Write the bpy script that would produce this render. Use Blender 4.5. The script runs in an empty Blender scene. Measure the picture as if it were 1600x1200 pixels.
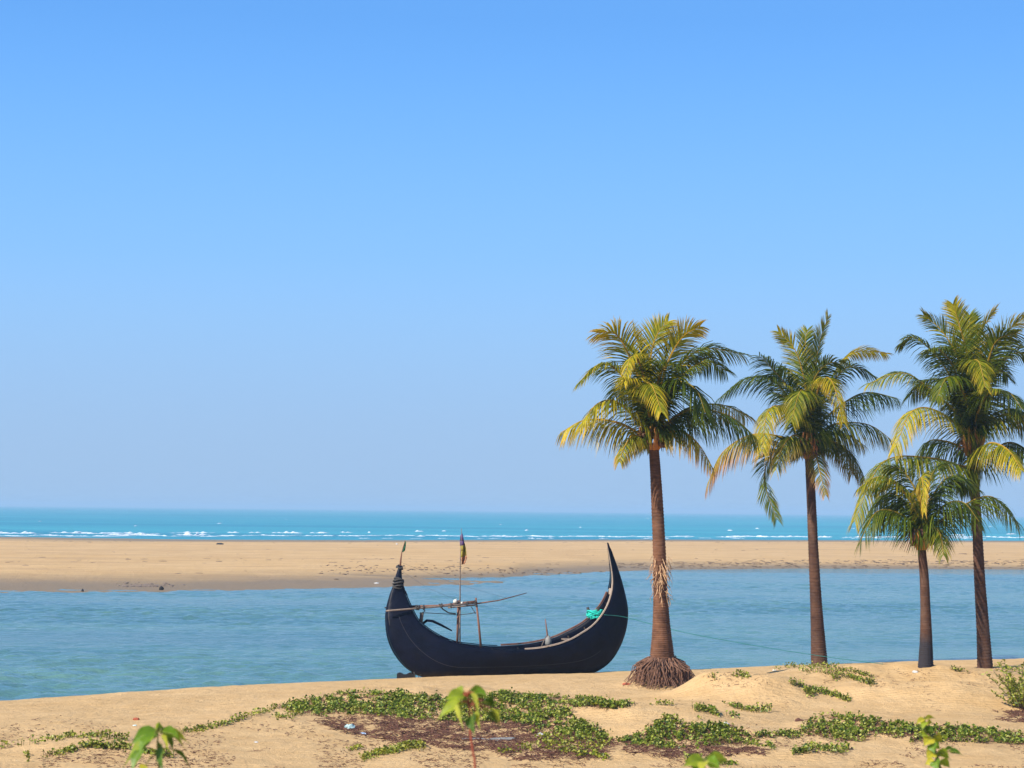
import bpy, math, random
import numpy as np
from mathutils import Vector, Matrix, noise

sc = bpy.context.scene
col = sc.collection
rnd = random.Random(7)
R = math.radians

# ---------------------------------------------------------------- camera
H = 4.5                      # metres above the water
F = 3000.0                   # focal length in pixels of the 1600 px wide photograph
cam = bpy.data.objects.new("camera", bpy.data.cameras.new("camera"))
col.objects.link(cam); sc.camera = cam
cam.data.sensor_width = 36.0; cam.data.lens = 36.0 * F / 1600.0
cam.data.clip_start = 0.1; cam.data.clip_end = 60000
PITCH = math.atan(197.0 / F); ROLL = R(0.6)
ROT = (Matrix.Rotation(R(90) + PITCH, 3, 'X') @ Matrix.Rotation(ROLL, 3, 'Z'))
cam.matrix_world = Matrix.Translation((0, 0, H)) @ ROT.to_4x4()
cam.data.dof.use_dof = True
cam.data.dof.focus_distance = 48
cam.data.dof.aperture_fstop = 6.5

# ---------------------------------------------------------------- light
SUN_EL = R(39); SUN_DIR = Vector((-0.82, -0.57, 0)).normalized() * math.cos(SUN_EL) + Vector((0, 0, math.sin(SUN_EL)))
world = bpy.data.worlds.new("World"); sc.world = world; world.use_nodes = True
nt = world.node_tree; bg = nt.nodes["Background"]
sky = nt.nodes.new("ShaderNodeTexSky"); sky.sky_type = 'NISHITA'; sky.sun_disc = False
sky.sun_elevation = SUN_EL; sky.sun_rotation = math.atan2(SUN_DIR.x, SUN_DIR.y) % (2 * math.pi)
sky.air_density = 1.0; sky.dust_density = 0.0; sky.ozone_density = 2.0; sky.altitude = 0
hs = nt.nodes.new("ShaderNodeHueSaturation"); hs.inputs["Saturation"].default_value = 1.15
nt.links.new(sky.outputs[0], hs.inputs["Color"])
# the pale sea haze low in the sky, thinning with elevation
tcw = nt.nodes.new("ShaderNodeTexCoord"); sxw = nt.nodes.new("ShaderNodeSeparateXYZ"); nt.links.new(tcw.outputs["Generated"], sxw.inputs[0])
def wramp(stops):
    r_ = nt.nodes.new("ShaderNodeValToRGB"); e_ = r_.color_ramp.elements; r_.color_ramp.interpolation = 'B_SPLINE'
    while len(e_) < len(stops): e_.new(.5)
    for el_, (p_, c_) in zip(e_, stops): el_.position = p_; el_.color = (*c_, 1)
    nt.links.new(sxw.outputs["Z"], r_.inputs[0]); return r_
hz_col = wramp([(0, (.345, .515, .755)), (.06, (.325, .52, .82)), (.13, (.26, .56, 1.0)), (.25, (.10, .385, 1.0)), (.65, (.035, .17, .55))])
hz_fac = wramp([(0, (1, 1, 1)), (.10, (.95, .95, .95)), (.30, (.85, .85, .85)), (.8, (.0, .0, .0))])
sc6 = nt.nodes.new("ShaderNodeVectorMath"); sc6.operation = 'SCALE'; sc6.inputs[3].default_value = 5.6
nt.links.new(hz_col.outputs[0], sc6.inputs[0])
mxw = nt.nodes.new("ShaderNodeMix"); mxw.data_type = 'RGBA'
nt.links.new(hz_fac.outputs[0], mxw.inputs[0]); nt.links.new(hs.outputs[0], mxw.inputs[6]); nt.links.new(sc6.outputs[0], mxw.inputs[7])
nt.links.new(mxw.outputs[2], bg.inputs[0])
bg.inputs[1].default_value = 0.122
sun = bpy.data.objects.new("sun", bpy.data.lights.new("sun", 'SUN')); col.objects.link(sun)
sun.data.energy = 4.9; sun.data.angle = R(0.5); sun.data.color = (1.0, 0.93, 0.82)
sun.rotation_euler = SUN_DIR.to_track_quat('Z', 'Y').to_euler()
sc.view_settings.view_transform = 'Standard'; sc.view_settings.look = 'None'
sc.view_settings.exposure = 0.62; sc.view_settings.gamma = 1.0; sc.view_settings.use_curve_mapping = False

# ---------------------------------------------------------------- places
def ray(px, py):
    return ROT @ Vector(((px - 800) / F, -(py - 600) / F, -1))
def at(px, py, Y):
    d = ray(px, py); return Vector((0, 0, H)) + d * (Y / d.y)
def on_z(px, py, z):
    d = ray(px, py); return Vector((0, 0, H)) + d * ((z - H) / d.z)

def curve_from_px(pl, z=0.0):
    w = [on_z(a, b, z) for a, b in pl]
    return np.array([p.x for p in w]), np.array([p.y for p in w])
near_x, near_y = curve_from_px([(-200, 1115), (0, 1097), (200, 1083), (400, 1070.5), (600, 1062), (700, 1058), (920, 1051.5),
                                (1100, 1046), (1250, 1040), (1450, 1033), (1600, 1030), (1800, 1025)])
far_x, far_y = curve_from_px([(-300, 927), (0, 926), (200, 925), (400, 921.5), (600, 917.5), (690, 914.5), (790, 911), (830, 900),
                              (900, 897), (960, 893), (1020, 890.5), (1250, 888.5), (1600, 890), (1900, 892)])
sea_x, sea_y = curve_from_px([(-300, 834), (0, 838.5), (300, 843), (600, 844), (1000, 843), (1600, 845), (1900, 847)])
def interp(x, xs, ys, ext=0.0):
    v = float(np.interp(x, xs, ys))
    if x < xs[0]: v += (x - xs[0]) * ext
    return v
def near_shore(x): return max(24.0, interp(x, near_x, near_y, 0.55))
def far_shore(x): return interp(x, far_x, far_y)
def sea_shore(x): return interp(x, sea_x, sea_y)
def sstep(a, b, t):
    t = min(1, max(0, (t - a) / (b - a))); return t * t * (3 - 2 * t)

MOUNDS = []
def mound(px, py, h, rx, ry, ang=0.0):
    p = on_z(px, py, 0.7); MOUNDS.append((p.x, p.y, h, rx, ry, math.cos(ang), math.sin(ang)))
mound(1290, 1056, .30, 1.7, 1.6); mound(1432, 1060, .26, 1.3, 1.5); mound(1550, 1062, .2, 1.6, 1.5)
mound(1105, 1085, .36, .9, .8, .3); mound(1190, 1090, .44, 1.0, 1.0, -.2); mound(1000, 1128, .38, 1.7, 1.2, .2)
mound(1350, 1088, .32, 1.4, 1.1); mound(1500, 1095, .34, 1.5, 1.1); mound(590, 1098, .26, 2.0, 1.3); mound(760, 1098, .2, 1.6, 1.4)
mound(850, 1110, .16, 1.4, 1.2); mound(1095, 1150, .22, 1.4, .8); mound(1320, 1140, .2, 1.0, .8); mound(1450, 1150, .16, 1.5, .7)
mound(150, 1165, .15, 1.2, .9); mound(400, 1122, .12, 1.2, 1.2); mound(1036, 1062, .48, .6, .6); mound(1060, 1098, .1, .5, .4)
mound(930, 1180, .1, 1.2, .6); mound(1250, 1180, .12, 1.2, .5); mound(60, 1130, .08, 1.6, 1.3); mound(1160, 1062, .14, .8, .9)

def nz(x, y, s, seed=0): return noise.noise(Vector((x * s, y * s, seed)))
def beach_z(x, y):
    s = near_shore(x) - y
    if s > 0:
        z = 0.72 * (1 - math.exp(-s / 7.0))
        for mx, my, h, rx, ry, c, sn in MOUNDS:
            dx, dy = x - mx, y - my
            if abs(dx) > 4 * rx + 1 or abs(dy) > 4 * ry + 1: continue
            u, v = (dx * c + dy * sn) / rx, (-dx * sn + dy * c) / ry
            q = u * u + v * v
            if q < 12: z += h * math.exp(-q * 0.9) * (1 + .25 * nz(x, y, 1.3, 5)) * sstep(0, 3, s)
        a = sstep(0, 4, s)
        ridged = 1 - abs(nz(x, y, .9, 12)) * 2
        z += a * (0.05 * nz(x, y, .35, 1) + 0.035 * nz(x, y, 1.1, 2) + 0.05 * sstep(2, 5, x) * ridged * ridged * nz(x, y, .6, 9)) + 0.012 * nz(x, y, 3.5, 3) * (.3 + a) + .006 * nz(x, y, 8, 4)
        z += 2.0 * sstep(22, 8, y)
    else:
        z = max(-1.5, 0.12 * s)
    return z
def ground_hit(px, py):
    d = ray(px, py); d = d / d.y; y = min(60, max(22.0, (1.6 - H) / d.z)); o = Vector((0, 0, H))
    while y < 70:
        p = o + d * y
        if p.z < beach_z(p.x, p.y): break
        y += 0.4
    a, b = y - .4, y
    for _ in range(5):
        m = (a + b) / 2; p = o + d * m
        if p.z < beach_z(p.x, p.y): b = m
        else: a = m
    p = o + d * b
    return Vector((p.x, p.y, beach_z(p.x, p.y)))
def bar_z(x, y):
    a, b = y - far_shore(x), sea_shore(x) - y
    wob = 1.6 * nz(x, y, .08, 21) + .6 * nz(x, y, .3, 22)
    a += wob * sstep(0, 12, abs(a) + 6) * .5
    if a < 0: return max(-1.5, a * .1)
    if b < 0: return max(-1.5, b * .03)
    right = sstep(5, 25, x)
    z = 0.42 * (sstep(0, 30 - 20 * right, a) * (1 - right * .5) + right * .5 * sstep(1.5, 5, a)) * sstep(0, 60, b)
    # long shallow runnel behind the sandy spit
    if -14 < x < 4:
        w_ = 1.2 + 1.8 * sstep(-10, 0, x); yc = float(np.interp(x, (-11, -5, 0.5, 3), (125.5, 125.3, 127.5, 129)))
        z -= .28 * math.exp(-((y - yc) / w_) ** 2) * sstep(-12, -8.5, x)
    return z + (.04 * nz(x, y, .05, 31) + .02 * nz(x, y, .25, 32)) * sstep(0, 6, a) * sstep(0, 20, b) + .015 * min(a, 1)

# ---------------------------------------------------------------- materials
def newmat(name):
    m = bpy.data.materials.new(name); m.use_nodes = True
    return m, m.node_tree, m.node_tree.nodes["Principled BSDF"]
def N(nt_, typ, **kw):
    n = nt_.nodes.new(typ)
    for k, v in kw.items(): setattr(n, k, v)
    return n
def noise_node(t, scale, detail=4, rough=.6, vec=None, dist=0):
    n = N(t, "ShaderNodeTexNoise"); n.inputs["Scale"].default_value = scale; n.inputs["Detail"].default_value = detail
    n.inputs["Roughness"].default_value = rough; n.inputs["Distortion"].default_value = dist
    if vec: t.links.new(vec, n.inputs["Vector"])
    return n
def ramp(t, fac, stops):
    r = N(t, "ShaderNodeValToRGB"); e = r.color_ramp.elements
    while len(e) < len(stops): e.new(0.5)
    for el, (p, c) in zip(e, stops):
        el.position = p; el.color = (*c, 1) if len(c) == 3 else c
    t.links.new(fac, r.inputs[0]); return r
def mixc(t, fac, a, b, mode='MIX'):
    m = N(t, "ShaderNodeMix", data_type='RGBA', blend_type=mode)
    for sock, v in ((m.inputs[0], fac), (m.inputs[6], a), (m.inputs[7], b)):
        if isinstance(v, (int, float)): sock.default_value = v
        elif isinstance(v, tuple): sock.default_value = (*v, 1)
        else: t.links.new(v, sock)
    return m.outputs[2]
def coords(t, scale=(1, 1, 1), rot=(0, 0, 0)):
    g = N(t, "ShaderNodeNewGeometry"); m = N(t, "ShaderNodeMapping")
    m.inputs["Scale"].default_value = scale; m.inputs["Rotation"].default_value = rot
    t.links.new(g.outputs["Position"], m.inputs[0]); return m.outputs[0], g
def bump(t, h, strength, dist, normal=None):
    b = N(t, "ShaderNodeBump"); b.inputs["Strength"].default_value = strength; b.inputs["Distance"].default_value = dist
    t.links.new(h, b.inputs["Height"])
    if normal: t.links.new(normal, b.inputs["Normal"])
    return b.outputs[0]

def simple(name, c1, c2, scale=6, rough=.8, bmp=.3, bdist=.02, spec=.3, stretch=(1, 1, 1), objc=False):
    m, t, p = newmat(name)
    if objc:
        tc = N(t, "ShaderNodeTexCoord"); mp = N(t, "ShaderNodeMapping"); mp.inputs["Scale"].default_value = stretch
        t.links.new(tc.outputs["Object"], mp.inputs[0]); v = mp.outputs[0]
    else: v, _ = coords(t, stretch)
    n = noise_node(t, scale, 5, .65, v)
    r = ramp(t, n.outputs[0], [(.3, c1), (.7, c2)])
    t.links.new(r.outputs[0], p.inputs["Base Color"])
    p.inputs["Roughness"].default_value = rough; p.inputs["Specular IOR Level"].default_value = spec
    if bmp: t.links.new(bump(t, n.outputs[0], bmp, bdist), p.inputs["Normal"])
    return m

def sand_material(name, far=False):
    m, t, p = newmat(name)
    v, g = coords(t)
    big = noise_node(t, .18 if not far else .03, 4, .6, v)
    c = ramp(t, big.outputs[0], [(.35, (.50, .315, .135)), (.65, (.59, .395, .195))]).outputs[0]
    mid = noise_node(t, 1.6 if not far else .25, 6, .7, v)
    c = mixc(t, .6, c, ramp(t, mid.outputs[0], [(.3, (.46, .285, .125)), (.7, (.63, .43, .22))]).outputs[0])
    if not far:
        vs, _ = coords(t, (.5, 1.0, 1))
        sp = noise_node(t, 9, 5, .75, vs, .6)
        f = ramp(t, sp.outputs[0], [(.60, (0, 0, 0)), (.72, (.75, .75, .75))])
        spb = noise_node(t, .5, 2, .5, v)                     # littered zones against clean blown sand
        zone = ramp(t, spb.outputs[0], [(.40, (0, 0, 0)), (.62, (1, 1, 1))])
        mm = N(t, "ShaderNodeMath", operation='MULTIPLY'); t.links.new(f.outputs[0], mm.inputs[0]); t.links.new(zone.outputs[0], mm.inputs[1])
        c = mixc(t, mm.outputs[0], c, (.17, .085, .05))
    else:
        vs, _ = coords(t, (.12, 1.0, 1))
        sp = noise_node(t, .35, 6, .75, vs, .4)
        f = ramp(t, sp.outputs[0], [(.48, (0, 0, 0)), (.68, (.65, .65, .65))])
        c = mixc(t, f.outputs[0], c, (.33, .21, .12))
        v2, _ = coords(t, (.35, .35, 1)); sp2 = noise_node(t, 1.2, 5, .8, v2)
        f2 = ramp(t, sp2.outputs[0], [(.66, (0, 0, 0)), (.72, (.8, .8, .8))])
        c = mixc(t, f2.outputs[0], c, (.13, .085, .055))
    # wet sand by height above the water, ragged edge
    sx = N(t, "ShaderNodeSeparateXYZ"); t.links.new(g.outputs["Position"], sx.inputs[0])
    wn = noise_node(t, .5 if not far else .12, 5, .7, v)
    ma = N(t, "ShaderNodeMath", operation='MULTIPLY_ADD'); t.links.new(wn.outputs[0], ma.inputs[0])
    ma.inputs[1].default_value = -.09 if not far else -.22; t.links.new(sx.outputs["Z"], ma.inputs[2])
    wet = ramp(t, ma.outputs[0], [(0, (1, 1, 1)), (.025, (0, 0, 0))] if not far else [(0, (1, 1, 1)), (.06, (.7, .7, .7)), (.30, (0, 0, 0))])
    ad = N(t, "ShaderNodeMath", operation='ADD'); t.links.new(ma.outputs[0], ad.inputs[0]); ad.inputs[1].default_value = .0 if not far else .0
    t.links.new(ad.outputs[0], wet.inputs[0])
    c = mixc(t, wet.outputs[0], c, (.24, .172, .10) if far else (.25, .16, .09))
    t.links.new(c, p.inputs["Base Color"])
    rr = N(t, "ShaderNodeMapRange"); t.links.new(wet.outputs[0], rr.inputs[0]); rr.inputs[3].default_value = .95; rr.inputs[4].default_value = .55
    t.links.new(rr.outputs[0], p.inputs["Roughness"]); p.inputs["Specular IOR Level"].default_value = .08
    if not far:
        n1 = noise_node(t, 5, 8, .7, v); b = bump(t, n1.outputs[0], .8, .09)
        w = N(t, "ShaderNodeTexWave", wave_type='BANDS', bands_direction='Y'); w.inputs["Scale"].default_value = 2.6
        w.inputs["Distortion"].default_value = 5; w.inputs["Detail"].default_value = 3; w.inputs["Detail Scale"].default_value = .8
        t.links.new(v, w.inputs["Vector"]); b = bump(t, w.outputs[0], .35, .02, b)
    else:
        n1 = noise_node(t, .8, 8, .75, v); b = bump(t, n1.outputs[0], .8, .25)
    t.links.new(b, p.inputs["Normal"])
    return m

def water_material(name, deep, mid, scale, bstr, bdist, rough, spec=.5):
    m, t, p = newmat(name)
    v, _ = coords(t, (.45, 1, 1), (0, 0, .12))
    v2, _ = coords(t, (.12, .6, 1))
    lo = noise_node(t, .12 * scale, 5, .6, v2)
    c = ramp(t, lo.outputs[0], [(.3, deep), (.7, mid)])
    c.color_ramp.elements[0].position = .38; c.color_ramp.elements[1].position = .62
    t.links.new(c.outputs[0], p.inputs["Base Color"])
    p.inputs["Roughness"].default_value = rough; p.inputs["IOR"].default_value = 1.33; p.inputs["Specular IOR Level"].default_value = spec
    n1 = noise_node(t, 1.5 * scale, 4, .6, v, .5); b = bump(t, n1.outputs[0], bstr, bdist)
    n2 = noise_node(t, 5 * scale, 4, .6, v); b = bump(t, n2.outputs[0], bstr, bdist * .35, b)
    t.links.new(b, p.inputs["Normal"])
    return m

def leaf_material(name, trans=.35, rough=.4, attr="Col", spec=.4):
    m, t, p = newmat(name)
    a = N(t, "ShaderNodeAttribute"); a.attribute_name = attr
    v, _ = coords(t); n = noise_node(t, 9, 3, .6, v)
    r = ramp(t, n.outputs[0], [(.25, (.72, .75, .7)), (.75, (1.25, 1.2, 1.1))])
    c = mixc(t, 1.0, a.outputs[0], r.outputs[0], 'MULTIPLY')
    t.links.new(c, p.inputs["Base Color"]); p.inputs["Roughness"].default_value = rough; p.inputs["Specular IOR Level"].default_value = spec
    tr = N(t, "ShaderNodeBsdfTranslucent"); tc = mixc(t, 1.0, c, (1.25, 1.3, .5), 'MULTIPLY'); t.links.new(tc, tr.inputs[0])
    mx = N(t, "ShaderNodeMixShader"); mx.inputs[0].default_value = trans
    t.links.new(p.outputs[0], mx.inputs[1]); t.links.new(tr.outputs[0], mx.inputs[2])
    t.links.new(mx.outputs[0], t.nodes["Material Output"].inputs[0])
    return m

M = {}
M['sand'] = sand_material('sand'); M['bar'] = sand_material('far_sand', True)
M['channel'] = water_material('channel_water', (.060, .15, .15), (.10, .205, .175), 1.8, .8, .12, .08)
M['sea'] = water_material('sea_water', (.012, .20, .275), (.04, .30, .35), .25, .9, .7, .35, .25)
M['foam'] = simple('foam', (.42, .52, .58), (.85, .87, .88), 3, .9, .5, .1)
M['frond'] = leaf_material('palm_leaflets', .32, .5, spec=.2)
M['vine'] = leaf_material('vine_leaves', .25, .45, spec=.3)
M['sapling'] = leaf_material('sapling_leaves', .45, .45)
M['tar'] = simple('tarred_hull', (.0015, .002, .005), (.004, .005, .011), 5, .45, .5, .015, .22, (1, 1, 5))
M['tar_seam'] = simple('worn_tar', (.035, .035, .04), (.06, .058, .06), 9, .7)
M['pale_wood'] = simple('weathered_wood', (.30, .22, .16), (.46, .37, .29), 14, .8, .4, .01)
M['red_wood'] = simple('reddish_wood', (.12, .05, .035), (.24, .12, .08), 10, .75, .4, .01)
M['grey_wood'] = simple('grey_driftwood', (.10, .075, .06), (.26, .2, .16), 16, .85, .5, .01)
M['dark_wood'] = simple('dark_wood', (.02, .017, .016), (.06, .045, .04), 12, .8, .5, .01)
M['rope_dark'] = simple('old_rope', (.03, .03, .032), (.09, .085, .08), 40, .9)
M['rope_green'] = simple('turquoise_rope', (.01, .42, .33), (.03, .62, .50), 30, .6)
M['line_green'] = simple('green_line', (.02, .16, .15), (.04, .26, .22), 30, .7)
M['white'] = simple('old_white_float', (.55, .5, .42), (.75, .7, .62), 10, .6)
M['grey_can'] = simple('grey_plastic', (.14, .14, .13), (.26, .25, .23), 12, .6)
M['flag_green'] = simple('green_cloth', (.01, .10, .05), (.03, .18, .08), 30, .8)
M['flag_purple'] = simple('purple_cloth', (.07, .035, .12), (.13, .07, .20), 20, .8)
M['flag_yellow'] = simple('yellow_cloth', (.26, .21, .03), (.38, .30, .05), 20, .8)
M['flag_orange'] = simple('orange_cloth', (.38, .17, .09), (.5, .26, .15), 20, .8)
M['mud'] = simple('dark_mud', (.09, .06, .04), (.2, .14, .09), 2, .9, 0)
M['litter'] = simple('dead_vine', (.07, .028, .02), (.17, .08, .05), 9, .9, 0)
M['root'] = simple('root_fibre', (.06, .03, .022), (.27, .14, .085), 12, .9, 0)
M['husk'] = simple('torn_fibre', (.42, .24, .12), (.65, .42, .24), 20, .9, 0)
M['sheath'] = simple('leaf_sheath', (.32, .11, .025), (.55, .25, .05), 8, .7, .4, .02)
M['nut'] = simple('young_coconut', (.05, .02, .01), (.16, .07, .02), 8, .5)
M['stem_red'] = simple('red_stem', (.25, .05, .03), (.35, .09, .04), 20, .5)
M['stem_green'] = simple('green_stem', (.12, .14, .02), (.2, .2, .04), 20, .5)
M['twig'] = simple('shrub_twig', (.10, .06, .04), (.18, .12, .08), 20, .8)
M['litter_blue'] = simple('blue_plastic', (.25, .45, .7), (.5, .65, .85), 20, .4)
M['litter_teal'] = simple('teal_plastic', (.28, .45, .45), (.42, .55, .55), 20, .4)
M['litter_white'] = simple('white_plastic', (.42, .42, .40), (.6, .6, .58), 20, .4)
M['litter_brick'] = simple('brick_bit', (.30, .06, .03), (.4, .12, .06), 20, .9)
M['black'] = simple('blackened_wood', (.008, .008, .01), (.02, .02, .022), 10, .8)

def tar_material():
    m, t, p = newmat('tarred_planks')
    v, g = coords(t); n = noise_node(t, 4, 6, .7, v); n2 = noise_node(t, 1.3, 4, .7, v, .8)
    c = ramp(t, n.outputs[0], [(.3, (.0015, .0022, .0075)), (.7, (.004, .0055, .018))]).outputs[0]
    st = ramp(t, n2.outputs[0], [(.56, (0, 0, 0)), (.78, (.55, .55, .55))]); c = mixc(t, st.outputs[0], c, (.013, .011, .011))
    sx = N(t, "ShaderNodeSeparateXYZ"); t.links.new(g.outputs["Position"], sx.inputs[0])
    ma = N(t, "ShaderNodeMath", operation='MULTIPLY_ADD'); t.links.new(n.outputs[0], ma.inputs[0]); ma.inputs[1].default_value = -.22; t.links.new(sx.outputs["Z"], ma.inputs[2])
    ft = ramp(t, ma.outputs[0], [(.03, (.75, .75, .75)), (.20, (0, 0, 0))]); c = mixc(t, ft.outputs[0], c, (.05, .035, .022))
    t.links.new(c, p.inputs["Base Color"]); p.inputs["Specular IOR Level"].default_value = .12
    mr = N(t, "ShaderNodeMapRange"); t.links.new(n2.outputs[0], mr.inputs[0]); mr.inputs[3].default_value = .32; mr.inputs[4].default_value = .62; t.links.new(mr.outputs[0], p.inputs["Roughness"])
    t.links.new(bump(t, n.outputs[0], .5, .012, bump(t, n2.outputs[0], .6, .05)), p.inputs["Normal"])
    return m
M['tar'] = tar_material()
def trunk_material(name, dark_base=False, warm=1.0):
    m, t, p = newmat(name)
    v, g = coords(t, (3, 3, 14))
    n = noise_node(t, 1.2, 6, .7, v)
    c = ramp(t, n.outputs[0], [(.25, (.020, .010, .007)), (.5, (.075 * warm, .036 * warm ** .9, .022 * warm ** .7)), (.75, (.15 * warm, .08 * warm ** .9, .05 * warm ** .7))]).outputs[0]
    v2, _ = coords(t); n2 = noise_node(t, 2.2, 3, .6, v2)
    c = mixc(t, .5, c, ramp(t, n2.outputs[0], [(.35, (.045, .02, .013)), (.65, (.12 * warm, .056 * warm ** .9, .031 * warm ** .7))]).outputs[0])
    v3, _ = coords(t, (1, 1, .6)); n3 = noise_node(t, 1.1, 5, .75, v3, .5)
    pt = ramp(t, n3.outputs[0], [(.5, (0, 0, 0)), (.75, (.45, .45, .45))]); c = mixc(t, pt.outputs[0], c, (.17, .12, .09))
    if dark_base:  # shade of a neighbouring crown, painted into the bark colour near the ground
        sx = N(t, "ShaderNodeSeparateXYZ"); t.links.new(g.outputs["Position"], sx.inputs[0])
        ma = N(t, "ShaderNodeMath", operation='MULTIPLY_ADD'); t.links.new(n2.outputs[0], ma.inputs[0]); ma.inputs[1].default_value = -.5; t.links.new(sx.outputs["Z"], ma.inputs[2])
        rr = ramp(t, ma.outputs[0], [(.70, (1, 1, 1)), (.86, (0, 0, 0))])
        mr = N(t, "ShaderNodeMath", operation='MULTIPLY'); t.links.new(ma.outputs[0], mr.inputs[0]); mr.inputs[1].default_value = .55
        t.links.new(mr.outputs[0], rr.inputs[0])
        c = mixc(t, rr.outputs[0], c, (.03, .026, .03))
    t.links.new(c, p.inputs["Base Color"]); p.inputs["Roughness"].default_value = .85; p.inputs["Specular IOR Level"].default_value = .2
    t.links.new(bump(t, n.outputs[0], .7, .02), p.inputs["Normal"])
    return m
M['trunk'] = trunk_material('palm_bark'); M['trunk_warm'] = trunk_material('palm_bark_warm', False, 1.7)
M['trunk_shaded_foot'] = trunk_material('palm_bark_painted_shade', True)

# ---------------------------------------------------------------- mesh helpers
class MB:
    def __init__(s): s.v = []; s.f = []; s.m = []; s.c = []
    def add(s, vs, fs, mi=0, color=None):
        o = len(s.v); s.v += [tuple(a) for a in vs]
        for f in fs: s.f.append(tuple(i + o for i in f)); s.m.append(mi); s.c.append(color or (1, 1, 1))
    def tube(s, pts, r, seg=6, mi=0, color=None, cap=True):
        pts = [Vector(p) for p in pts]; n = len(pts)
        rr = r if isinstance(r, (list, tuple)) else [r] * n
        vs = []; prev = None
        for i, p in enumerate(pts):
            t = (pts[min(i + 1, n - 1)] - pts[max(i - 1, 0)]).normalized()
            if prev is None:
                a = Vector((0, 0, 1)) if abs(t.z) < .9 else Vector((1, 0, 0)); x = t.cross(a).normalized()
            else: x = (prev - t * prev.dot(t)).normalized()
            prev = x; y = t.cross(x)
            for k in range(seg):
                an = 2 * math.pi * k / seg; vs.append(p + (x * math.cos(an) + y * math.sin(an)) * rr[i])
        fs = [(i * seg + k, i * seg + (k + 1) % seg, (i + 1) * seg + (k + 1) % seg, (i + 1) * seg + k) for i in range(n - 1) for k in range(seg)]
        if cap: fs += [tuple(range(seg))[::-1], tuple((n - 1) * seg + k for k in range(seg))]
        s.add(vs, fs, mi, color)
    def box(s, c, size, rot=None, mi=0, color=None):
        c = Vector(c); hx, hy, hz = [a / 2 for a in size]; rot = rot or Matrix.Identity(3)
        vs = [c + rot @ Vector((x * hx, y * hy, z * hz)) for x in (-1, 1) for y in (-1, 1) for z in (-1, 1)]
        s.add(vs, [(0, 1, 3, 2), (4, 6, 7, 5), (0, 4, 5, 1), (2, 3, 7, 6), (0, 2, 6, 4), (1, 5, 7, 3)], mi, color)
    def ball(s, c, r, sq=(1, 1, 1), seg=10, rings=6, mi=0, rough=0):
        c = Vector(c); vs = []
        for i in range(rings + 1):
            th = math.pi * i / rings
            for k in range(seg):
                ph = 2 * math.pi * k / seg; q = Vector((math.sin(th) * math.cos(ph) * sq[0], math.sin(th) * math.sin(ph) * sq[1], math.cos(th) * sq[2])) * r
                if rough: q *= 1 + rough * noise.noise(q / r * 2.1 + c)
                vs.append(c + q)
        fs = [(i * seg + k, (i + 1) * seg + k, (i + 1) * seg + (k + 1) % seg, i * seg + (k + 1) % seg) for i in range(rings) for k in range(seg)]
        s.add(vs, fs, mi)
    def build(s, name, mats, parent=None, smooth=True, origin=None):
        me = bpy.data.meshes.new(name)
        o = Vector(origin) if origin is not None else Vector((0, 0, 0))
        if parent is not None: o = parent.matrix_world.translation.copy() if parent.type == 'EMPTY' else parent['_o'] and Vector(parent['_o'])
        me.from_pydata([(a[0] - o.x, a[1] - o.y, a[2] - o.z) for a in s.v], [], s.f)
        if not isinstance(mats, (list, tuple)): mats = [mats]
        for m_ in mats: me.materials.append(m_)
        me.polygons.foreach_set("material_index", s.m)
        me.polygons.foreach_set("use_smooth", [smooth] * len(s.f))
        if any(c != (1, 1, 1) for c in s.c):
            ca = me.color_attributes.new("Col", 'FLOAT_COLOR', 'CORNER')
            arr = []
            for f, c in zip(s.f, s.c): arr += [c[0], c[1], c[2], 1.0] * len(f)
            ca.data.foreach_set("color", arr)
        me.update()
        ob = bpy.data.objects.new(name, me); col.objects.link(ob); ob['_o'] = tuple(o)
        if parent is not None:
            ob.parent = parent
        else: ob.location = o
        return ob
def tag(o, label=None, cat=None, group=None, kind=None):
    if label: o['label'] = label
    if cat: o['category'] = cat
    if group: o['group'] = group
    if kind: o['kind'] = kind
    return o
def thing(name, loc, label, cat, group=None):
    o = bpy.data.objects.new(name, None); col.objects.link(o); o.location = loc; o.empty_display_size = .2
    o.matrix_world = Matrix.Translation(loc)
    return tag(o, label, cat, group)
def catmull(P, n):
    P = [Vector(p) for p in P]; Q = [P[0] * 2 - P[1]] + P + [P[-1] * 2 - P[-2]]; out = []
    segs = len(P) - 1
    for i in range(n):
        t = i / (n - 1) * segs; k = min(int(t), segs - 1); t -= k; a, b, c, d = Q[k:k + 4]
        out.append(.5 * ((2 * b) + (c - a) * t + (2 * a - 5 * b + 4 * c - d) * t * t + (3 * b - a - 3 * c + d) * t ** 3))
    return out
def grid_object(name, xs, ys, zf, mat):
    nx, ny = len(xs), len(ys)
    vs = [(x, y, zf(x, y)) for y in ys for x in xs]
    fs = [(j * nx + i, j * nx + i + 1, (j + 1) * nx + i + 1, (j + 1) * nx + i) for j in range(ny - 1) for i in range(nx - 1)]
    me = bpy.data.meshes.new(name); me.from_pydata(vs, [], fs); me.materials.append(mat)
    me.polygons.foreach_set("use_smooth", [True] * len(fs)); me.update()
    o = bpy.data.objects.new(name, me); col.objects.link(o); o['kind'] = 'structure'
    return o
def spaced(a, b, n): return list(np.linspace(a, b, n, endpoint=False))

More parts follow.
